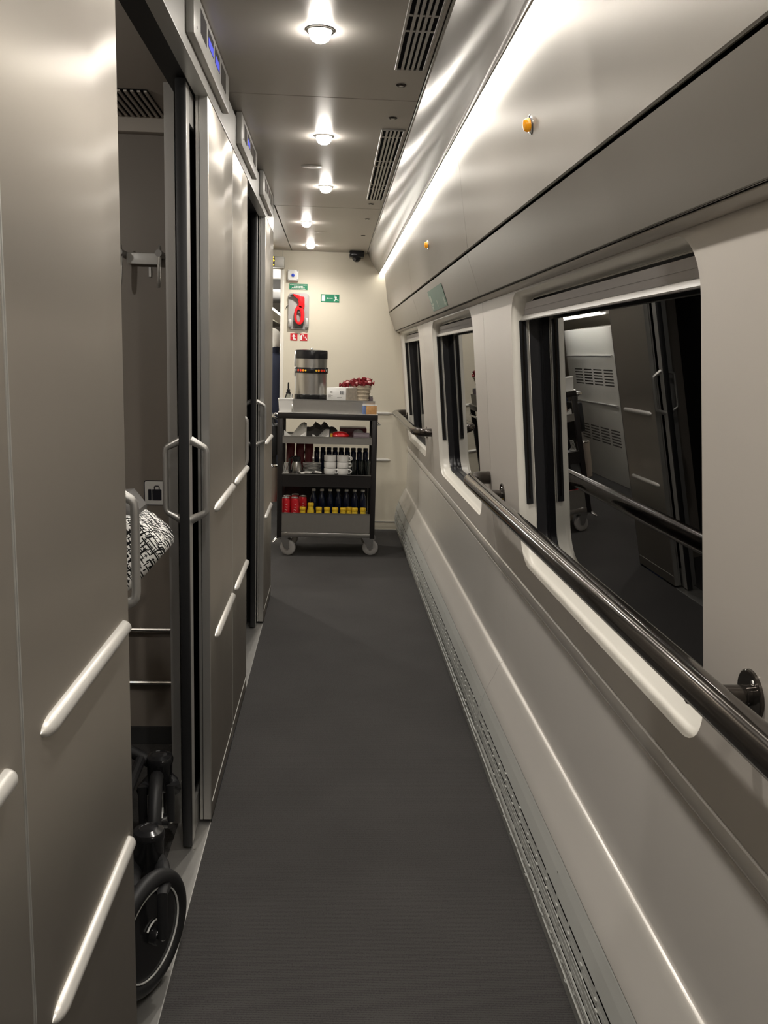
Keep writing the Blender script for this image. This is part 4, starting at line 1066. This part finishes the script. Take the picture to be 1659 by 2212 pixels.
# ---- middle shelf
Z2 = 0.5722
def mug(x, y, z, hrot, label):
    t = thing('mug', (x, y, z), label, 'mug', 'stacked white mugs on the middle shelf')
    MB().lathe([(0.034, 0.0), (0.040, 0.004), (0.042, 0.012), (0.042, 0.042), (0.0415, 0.044), (0.0385, 0.044), (0.0385, 0.012), (0.03, 0.008)], (x, y, z), 26).build('cup', 'ceramic', t)
    a = math.radians(hrot); d = Vector((math.cos(a), math.sin(a), 0)); c = Vector((x, y, z))
    MB().tube([c+d*0.041+Vector((0, 0, .036)), c+d*0.056+Vector((0, 0, .036)), c+d*0.064+Vector((0, 0, .028)), c+d*0.062+Vector((0, 0, .017)), c+d*0.054+Vector((0, 0, .011)), c+d*0.041+Vector((0, 0, .010))], 0.0045, 8).build('mug_handle', 'ceramic', t)
ST = ('bottom', 'middle', 'top')
for k in range(3):
    mug(-0.003, 6.055, Z2+0.0005+k*0.0445, (-25, 80, 80)[k], ST[k]+' mug of the left white stack beside the plates')
    mug(0.085, 6.055, Z2+0.0005+k*0.0445, (-20, -8, -5)[k], ST[k]+' mug of the right white stack beside the glasses')
for k in range(7):
    t = tag(MB().lathe([(0.045, 0), (0.05, 0.002), (0.066, 0.008), (0.066, 0.0095), (0.05, 0.004), (0.01, 0.003)], (-0.130, 6.13, Z2+0.0005+k*0.0095), 28).build('plate', 'ceramic'),
            ('lowest', 'second lowest', 'third lowest', 'fourth', 'third highest', 'second highest', 'topmost')[k]+' white plate of the stack left of the mugs', 'plate', 'stacked plates on the middle shelf')
th = thing('thermos', (-0.245, 6.06, Z2), 'steel thermos jug with black lid on the middle shelf', 'thermos')
MB().lathe([(0.034, 0), (0.036, 0.004), (0.034, 0.06), (0.026, 0.085)], (-0.235, 6.06, Z2+0.0005), 20).build('body', 'steel', th)
MB().lathe([(0.027, 0.084), (0.029, 0.09), (0.028, 0.115), (0.012, 0.124)], (-0.235, 6.06, Z2+0.0005), 18).build('lid', 'blackgloss', th)
MB().tube([(-0.262, 6.05, Z2+0.115), (-0.282, 6.04, Z2+0.10), (-0.284, 6.04, Z2+0.03), (-0.266, 6.05, Z2+0.015)], 0.008, 10).build('grip', 'blackgloss', th)
for k, (x, y, a) in enumerate(((-0.185, 6.03, 20), (-0.155, 6.02, -30), (-0.085, 6.02, 15))):
    t = tag(MB().obox((x, y, Z2+0.010+0.004*k), (0.045, 0.026, 0.012), rot('Z', a) @ rot('Y', 10*(k-1))).build('sugar_packet', 'paper', bevel=0.003),
            ('white sugar packet beside the thermos', 'tilted white sugar packet before the plates', 'white sugar packet at the foot of the left mug stack')[k], 'packet')
gt = thing('wire_rack', (-0.315, 6.05, Z2), 'slotted pale rack leaning at the left of the middle shelf', 'rack')
for k in range(6): MB().cyl((-0.328+k*0.0075, 6.05, Z2+0.0008), (-0.318+k*0.0075, 6.06, Z2+0.075), 0.0022, 6).build('rod', 'alulight', gt)
MB().cyl((-0.326, 6.05, Z2+0.005), (-0.286, 6.05, Z2+0.005), 0.003, 6).build('foot_bar', 'alulight', gt)
MB().cyl((-0.318, 6.06, Z2+0.074), (-0.277, 6.06, Z2+0.074), 0.003, 6).build('top_bar', 'alulight', gt)
for k, x in enumerate((-0.285, -0.215, -0.155)):
    t = thing('snack_bag', (x, 6.22, Z2), ('leftmost dark red snack bag at the back of the middle shelf', 'middle dark red snack bag at the back of the middle shelf', 'dark red snack bag behind the plates')[k], 'bag', 'dark red bags on the middle shelf')
    L = []
    for j in range(7):
        zz = Z2+0.0005+j*0.033; th_ = (0.03 if 0 < j < 6 else 0.006)
        L.append([(x+(0.03+random.uniform(-.003, .003))*math.cos(2*PI*i/10), 6.22+th_*math.sin(2*PI*i/10), zz) for i in range(10)])
    MB().loft(L, True, True, True).build('pouch', 'darkred', t)
    MB().box(x-0.03, x+0.03, 6.216, 6.224, Z2+0.197, Z2+0.207).build('seal_strip', 'alulight', t)
g0 = None
gl_lab = 'clear drinking glass of the front row next to the mugs'
k = 0
for yy in (6.05, 6.13):
    for xx in (0.165, 0.212, 0.255):
        loc = (xx, yy, Z2+0.0005)
        if g0 is None:
            g0 = tag(MB().lathe([(0.018, 0), (0.019, 0.002), (0.0215, 0.095), (0.0205, 0.095), (0.018, 0.006), (0.005, 0.005)], loc, 18).build('drinking_glass', 'clear', origin=loc), gl_lab, 'glass', 'glasses on the middle shelf')
        else: dup(g0, loc, [None, 'middle clear drinking glass of the front row right of the mugs', 'clear drinking glass of the front row nearest the right post', 'left clear drinking glass of the rear row right of the mugs', 'middle clear drinking glass of the rear row', 'clear drinking glass of the rear row nearest the right post'][k])
        k += 1
j0 = None
for k in range(9):
    loc = (-0.10+k*0.044, 6.33, Z2+0.0005)
    if j0 is None:
        j0 = thing('dark_jar', loc, 'first dark lidded jar from the left behind the mugs', 'jar', 'dark jars behind the mugs')
        MB().lathe([(0.019, 0), (0.020, 0.004), (0.020, 0.125), (0.014, 0.138)], loc, 14).build('body', 'water', j0)
        MB().lathe([(0.017, 0.138), (0.017, 0.158), (0.014, 0.160)], loc, 14).build('lid', 'blackgloss', j0)
    else: dup(j0, loc, ('second', 'third', 'fourth', 'fifth', 'sixth', 'seventh', 'eighth', 'last')[k-1]+' dark lidded jar from the left behind the mugs')

# ---- lower shelf
Z3 = 0.2522
def can(loc):
    t = thing('drink_can', loc, 'x', 'can', 'red cans on the lower shelf')
    MB().lathe([(0.026, 0), (0.0285, 0.008), (0.0285, 0.140), (0.024, 0.152)], loc, 24).build('body', 'canred', t)
    MB().lathe([(0.0245, 0.152), (0.0250, 0.156), (0.022, 0.158), (0.021, 0.154)], loc, 24).build('lid', 'steel', t)
    for k in range(4):
        a0 = -1.9+0.1*k; z0 = 0.055+0.018*k
        pts = [(loc[0]+0.0288*math.cos(a0+0.09*i), loc[1]+0.0288*math.sin(a0+0.09*i), loc[2]+z0+0.002*math.sin(i)) for i in range(8-k)]
        MB().tube(pts, 0.0016, 5).build('print_row', 'pinkfoil', t)
    return t
c0 = can((-0.303, 6.025, Z3)); c0['label'] = 'red drink can at the far left of the lower shelf'
dup(c0, (-0.242, 6.025, Z3), 'front red drink can beside the juice bottles')
dup(c0, (-0.190, 6.10, Z3), 'third red drink can, behind the first juice bottle')
dup(c0, (-0.300, 6.10, Z3), 'red drink can second from the front at the left side')
dup(c0, (-0.245, 6.17, Z3), 'shaded red drink can at the back left of the lower shelf')
def juice(loc, h, lab):
    t = thing('juice_bottle', loc, lab, 'bottle', 'yellow juice bottles on the lower shelf')
    MB().lathe([(0.022, 0), (0.0245, 0.005), (0.0245, h-0.055), (0.020, h-0.040), (0.0195, h-0.022)], loc, 18).build('body', 'juice', t)
    MB().lathe([(0.0205, h-0.022), (0.0215, h-0.020), (0.0215, h-0.004), (0.019, h)], loc, 18).build('cap', 'yellowlid', t)
    return t
xs = [-0.188, -0.075, -0.018, 0.038, 0.094, 0.135, 0.175, 0.232]
t0 = juice((xs[0], 6.025, Z3), 0.092, 'small yellow juice bottle between the cans and the tall bottle')
labs = ['yellow juice bottle just right of the tall one', 'third short yellow juice bottle from the left', 'fourth short yellow juice bottle from the left', 'fifth short yellow juice bottle from the left', 'sixth short yellow juice bottle, set slightly back', 'second yellow juice bottle from the right post', 'yellow juice bottle nearest the right trolley post']
for x, l in zip(xs[1:], labs): dup(t0, (x, 6.025 if l.find('back') < 0 else 6.045, Z3), l)
juice((-0.132, 6.025, Z3), 0.122, 'taller yellow juice bottle beside the red cans')
b0 = None
ORD = ['first', 'second', 'third', 'fourth', 'fifth', 'sixth', 'seventh', 'eighth', 'ninth']
for r_ in range(1):
    for k in range(7):
        loc = (-0.115+k*0.058, 6.16, Z3)
        lab = ORD[k]+' dark blue water bottle from the left, behind the juice bottles'
        if b0 is None:
            b0 = thing('water_bottle', loc, lab, 'bottle', 'blue water bottles on the lower shelf')
            MB().lathe([(0.024, 0), (0.0265, 0.006), (0.0265, 0.12), (0.022, 0.148), (0.011, 0.172), (0.011, 0.188)], loc, 18).build('body', 'water', b0)
            MB().lathe([(0.0135, 0.186), (0.0135, 0.198), (0.012, 0.200)], loc, 14).build('cap', 'signwhite', b0)
        else: dup(b0, loc, lab)

# ================================================================== LUGGAGE ROOM THINGS
# pictogram
lg = tag(MB().prism(rrect(-0.587, 0.905, 0.044, 0.043, 0.008, 5), 'y', 2.9835, 2.9848).build('luggage_sign', 'iconblack'), 'white square luggage pictogram sign in the open compartment', 'sign')
MB().prism(rrect(-0.587, 0.905, 0.041, 0.040, 0.006, 5), 'y', 2.9828, 2.9836).build('white_field', 'signwhite', lg)
def lk(pts, m='iconblack'): MB().prism(pts, 'y', 2.9820, 2.9829).build('suitcase_symbol', m, lg)
lk(rrect(-0.6115, 0.8985, 0.0055, 0.019, 0.002, 3)); lk(rrect(-0.588, 0.8985, 0.0155, 0.019, 0.002, 3))
MB().tube([(-0.596, 2.982, 0.917), (-0.596, 2.982, 0.926), (-0.593, 2.982, 0.929), (-0.583, 2.982, 0.929), (-0.580, 2.982, 0.926), (-0.580, 2.982, 0.917)], 0.0016, 6).build('suitcase_handle', 'iconblack', lg)
# coat hooks: bar with two loops
hk = thing('coat_hook_rail', (-0.615, 2.95, 1.56), 'pale bar with two folding coat hooks in the compartment', 'coat hooks')
MB().box(-0.668, -0.562, 2.955, 2.975, 1.655, 1.690).build('bar', 'white', hk, bevel=0.003)
for xx in (-0.678, -0.556):
    MB().cyl((xx, 2.985, 1.685), (xx, 2.90, 1.685), 0.011, 12).build('pivot', 'grey', hk)
    pts = []
    for i in range(17):
        a = 2*PI*i/16
        pts.append((xx+0.002*math.sin(a), 2.915+0.012*math.cos(a), 1.645+0.062*math.sin(a)))
    MB().tube(pts, 0.0045, 8).build('loop', 'alulight', hk)
MB().box(-0.602, -0.595, 2.978, 2.984, 1.618, 1.648).build('label_plate', 'white', hk)
# luggage room lamp (out of frame, dim)
rl = thing('luggage_room_lamp', (-1.25, 1.5, 2.09), 'small dim lamp in the luggage room ceiling', 'ceiling light')
MB().lathe([(0.05, 0.0), (0.05, -0.006), (0.036, -0.010), (0.001, -0.011)], (-1.25, 1.5, 2.104), 20).build('diffuser', 'white', rl)
MB().lathe([(0.058, 0.0), (0.058, -0.004), (0.05, -0.006)], (-1.25, 1.5, 2.104), 20, cap=False).build('rim', 'chrome', rl)
rd = bpy.data.lights.new('luggage_room_beam', 'POINT'); ro = bpy.data.objects.new('luggage_room_beam', rd); COL.objects.link(ro)
rd.energy = 8.0; rd.color = LAMPC; rd.shadow_soft_size = 0.03
ro.parent = rl; ro.location = (0, 0, -0.12)

# ---- stroller
sr = thing('stroller', (-0.55, 2.1, 0.0), 'black folded stroller with patterned cushion standing in the luggage room', 'stroller')
def front_unit(cx, cy, ang, wheel_c, R=0.135):
    # swivel fork under a suspension tube; wheel axle direction from ang (deg, about z)
    za = rot('Z', ang)
    ax = za @ rot('Y', 90)          # axle along local x
    wc = Vector(wheel_c)
    tire = MB().torus(wc, R-0.018, 0.018, ax, 56, 14).build('tyre', 'black', sr)
    MB().lathe([(0.030, -0.012), (R-0.030, -0.007), (R-0.028, 0.0), (R-0.030, 0.007), (0.030, 0.012)], wc, 36, ax).build('rim_disc', 'blackgloss', sr)
    for s in (-1, 1):
        o = ax @ Vector((0, 0, s*0.0098))
        MB().torus(wc+o, R-0.036, 0.0022, ax, 48, 6).build('white_ring', 'retro', sr)
        pts = [wc + ax @ Vector((0.034*math.cos(a), 0.034*math.sin(a), s*0.0150)) for a in [1.2+0.28*i for i in range(11)]]
        MB().tube(pts, 0.0022, 6).build('hub_arc', 'retro', sr)
    MB().lathe([(0.018, -0.030), (0.020, -0.026), (0.020, 0.026), (0.018, 0.030)], wc, 18, ax).build('hub', 'blackgloss', sr)
    for s in (-1, 1):
        MB().sphere(wc + ax @ Vector((0, 0, s*0.036)), 0.008, (1, 1, 1), 10, 8).build('axle_cap', 'alulight', sr)
    top = Vector((cx, cy, 0.215))
    for s in (-1, 1):
        o = ax @ Vector((0, 0, s*0.036))
        # flattened fork blade
        P = [wc+o, wc+o+Vector((0, 0, 0.10)), wc*0.35+top*0.65+o*1.15+Vector((0, 0, 0.02)), top+o*0.9+Vector((0, 0, 0.0)), top+o*0.2+Vector((0, 0, 0.03))]
        MB().tube(P, [0.011, 0.012, 0.018, 0.018, 0.016], 10).build('fork_blade', 'black', sr)
    MB().lathe([(0.026, 0.195), (0.033, 0.21), (0.034, 0.272), (0.036, 0.276), (0.037, 0.284), (0.034, 0.294), (0.022, 0.300), (0.020, 0.298), (0.006, 0.301)], (cx, cy, 0), 24).build('suspension_cap', 'blackgloss', sr)
    MB().sphere((cx+0.012, cy-0.028, 0.288), 0.009, (1, 0.7, 0.6), 10, 8).build('button', 'blackgloss', sr)
front_unit(-0.402, 1.885, -23, (-0.374, 1.735, 0.1365))
front_unit(-0.450, 2.265, 8, (-0.447, 2.20, 0.1365))
MB().tube([(-0.402, 1.885, 0.24), (-0.52, 1.93, 0.27), (-0.78, 2.0, 0.33)], 0.016, 12).build('front_tube', 'black', sr)
MB().tube([(-0.450, 2.265, 0.26), (-0.52, 2.27, 0.30), (-0.60, 2.22, 0.36), (-0.80, 2.15, 0.42)], 0.016, 12).build('front_tube', 'black', sr)
MB().tube([(-0.50, 1.92, 0.262), (-0.50, 2.26, 0.285)], 0.014, 10).build('cross_tube', 'black', sr)
for yy in (1.80, 2.42):
    ax = rot('X', 90)
    MB().torus((-0.80, yy, 0.162), 0.14, 0.022, ax, 40, 10).build('rear_tyre', 'black', sr)
    MB().lathe([(0.02, -0.014), (0.125, -0.006), (0.125, 0.006), (0.02, 0.014)], (-0.80, yy, 0.162), 32, ax).build('rear_rim', 'darkgrey', sr)
    MB().tube([(-0.80, yy, 0.162), (-0.78, yy+(0.06 if yy < 2 else -0.06), 0.45), (-0.74, yy+(0.08 if yy < 2 else -0.08), 0.80), (-0.88, yy+(0.08 if yy < 2 else -0.08), 1.02)], 0.014, 10).build('side_tube', 'alu', sr)
MB().tube([(-0.80, 1.82, 0.162), (-0.80, 2.40, 0.162)], 0.012, 10).build('rear_axle', 'alu', sr)
MB().tube([(-0.88, 1.88, 1.02), (-0.90, 1.90, 1.03), (-0.90, 2.32, 1.03), (-0.88, 2.34, 1.02)], 0.016, 12).build('push_bar', 'black', sr)
# seat body, dark clip piece and patterned cushion
L = []
for (x, z, hy, hz) in ((-0.80, 0.52, 0.12, 0.03), (-0.70, 0.50, 0.17, 0.05), (-0.58, 0.60, 0.17, 0.06), (-0.54, 0.72, 0.16, 0.05), (-0.56, 0.84, 0.14, 0.03)):
    L.append([(x+q[1]*0.6, 2.02+q[0], z+q[1]*0.6) for q in rrect(0, 0, hy, hz, min(hy, hz)*0.9, 5)])
MB().loft(L, True, True, True).build('seat_shell', 'blackcloth', sr)
# cushion: soft square corner pointing out of the seat
MB().prism([(-0.356, 0.962), (-0.360, 0.944), (-0.395, 0.903), (-0.428, 0.868), (-0.52, 0.80), (-0.60, 0.86), (-0.565, 1.02), (-0.45, 1.035), (-0.405, 1.012), (-0.372, 0.984)], 'y', 1.87, 2.03).build('patterned_cushion', 'doodle', sr, bevel=0.028, seg=4)
L = []
for x, z, hz, hy in ((-0.62, 1.005, 0.012, 0.05), (-0.54, 1.025, 0.032, 0.09), (-0.46, 1.030, 0.036, 0.09), (-0.425, 1.012, 0.022, 0.06)):
    L.append([(x+0.2*q[1], 1.97+q[0], z+q[1]) for q in rrect(0, 0, hy, hz, min(hy, hz)*0.8, 5)])
MB().loft(L, True, True, True).build('dark_clip', 'darkgrey', sr)
MB().tube([(-0.44, 1.90, 0.985), (-0.425, 1.94, 1.002), (-0.418, 2.0, 1.006), (-0.43, 2.06, 0.99)], 0.007, 8).build('white_piping', 'paper', sr)
L = []
for x, z, hz, hy in ((-0.60, 1.055, 0.02, 0.04), (-0.52, 1.065, 0.03, 0.06), (-0.475, 1.062, 0.018, 0.04)):
    L.append([(x, 1.93+q[0], z+q[1]) for q in rrect(0, 0, hy, hz, min(hy, hz)*0.85, 5)])
MB().loft(L, True, True, True).build('patterned_roll', 'doodle', sr)
MB().tube([(-0.56, 1.97, 0.93), (-0.60, 1.98, 0.80), (-0.58, 2.0, 0.70)], 0.02, 10).build('recline_arm', 'darkgrey', sr)
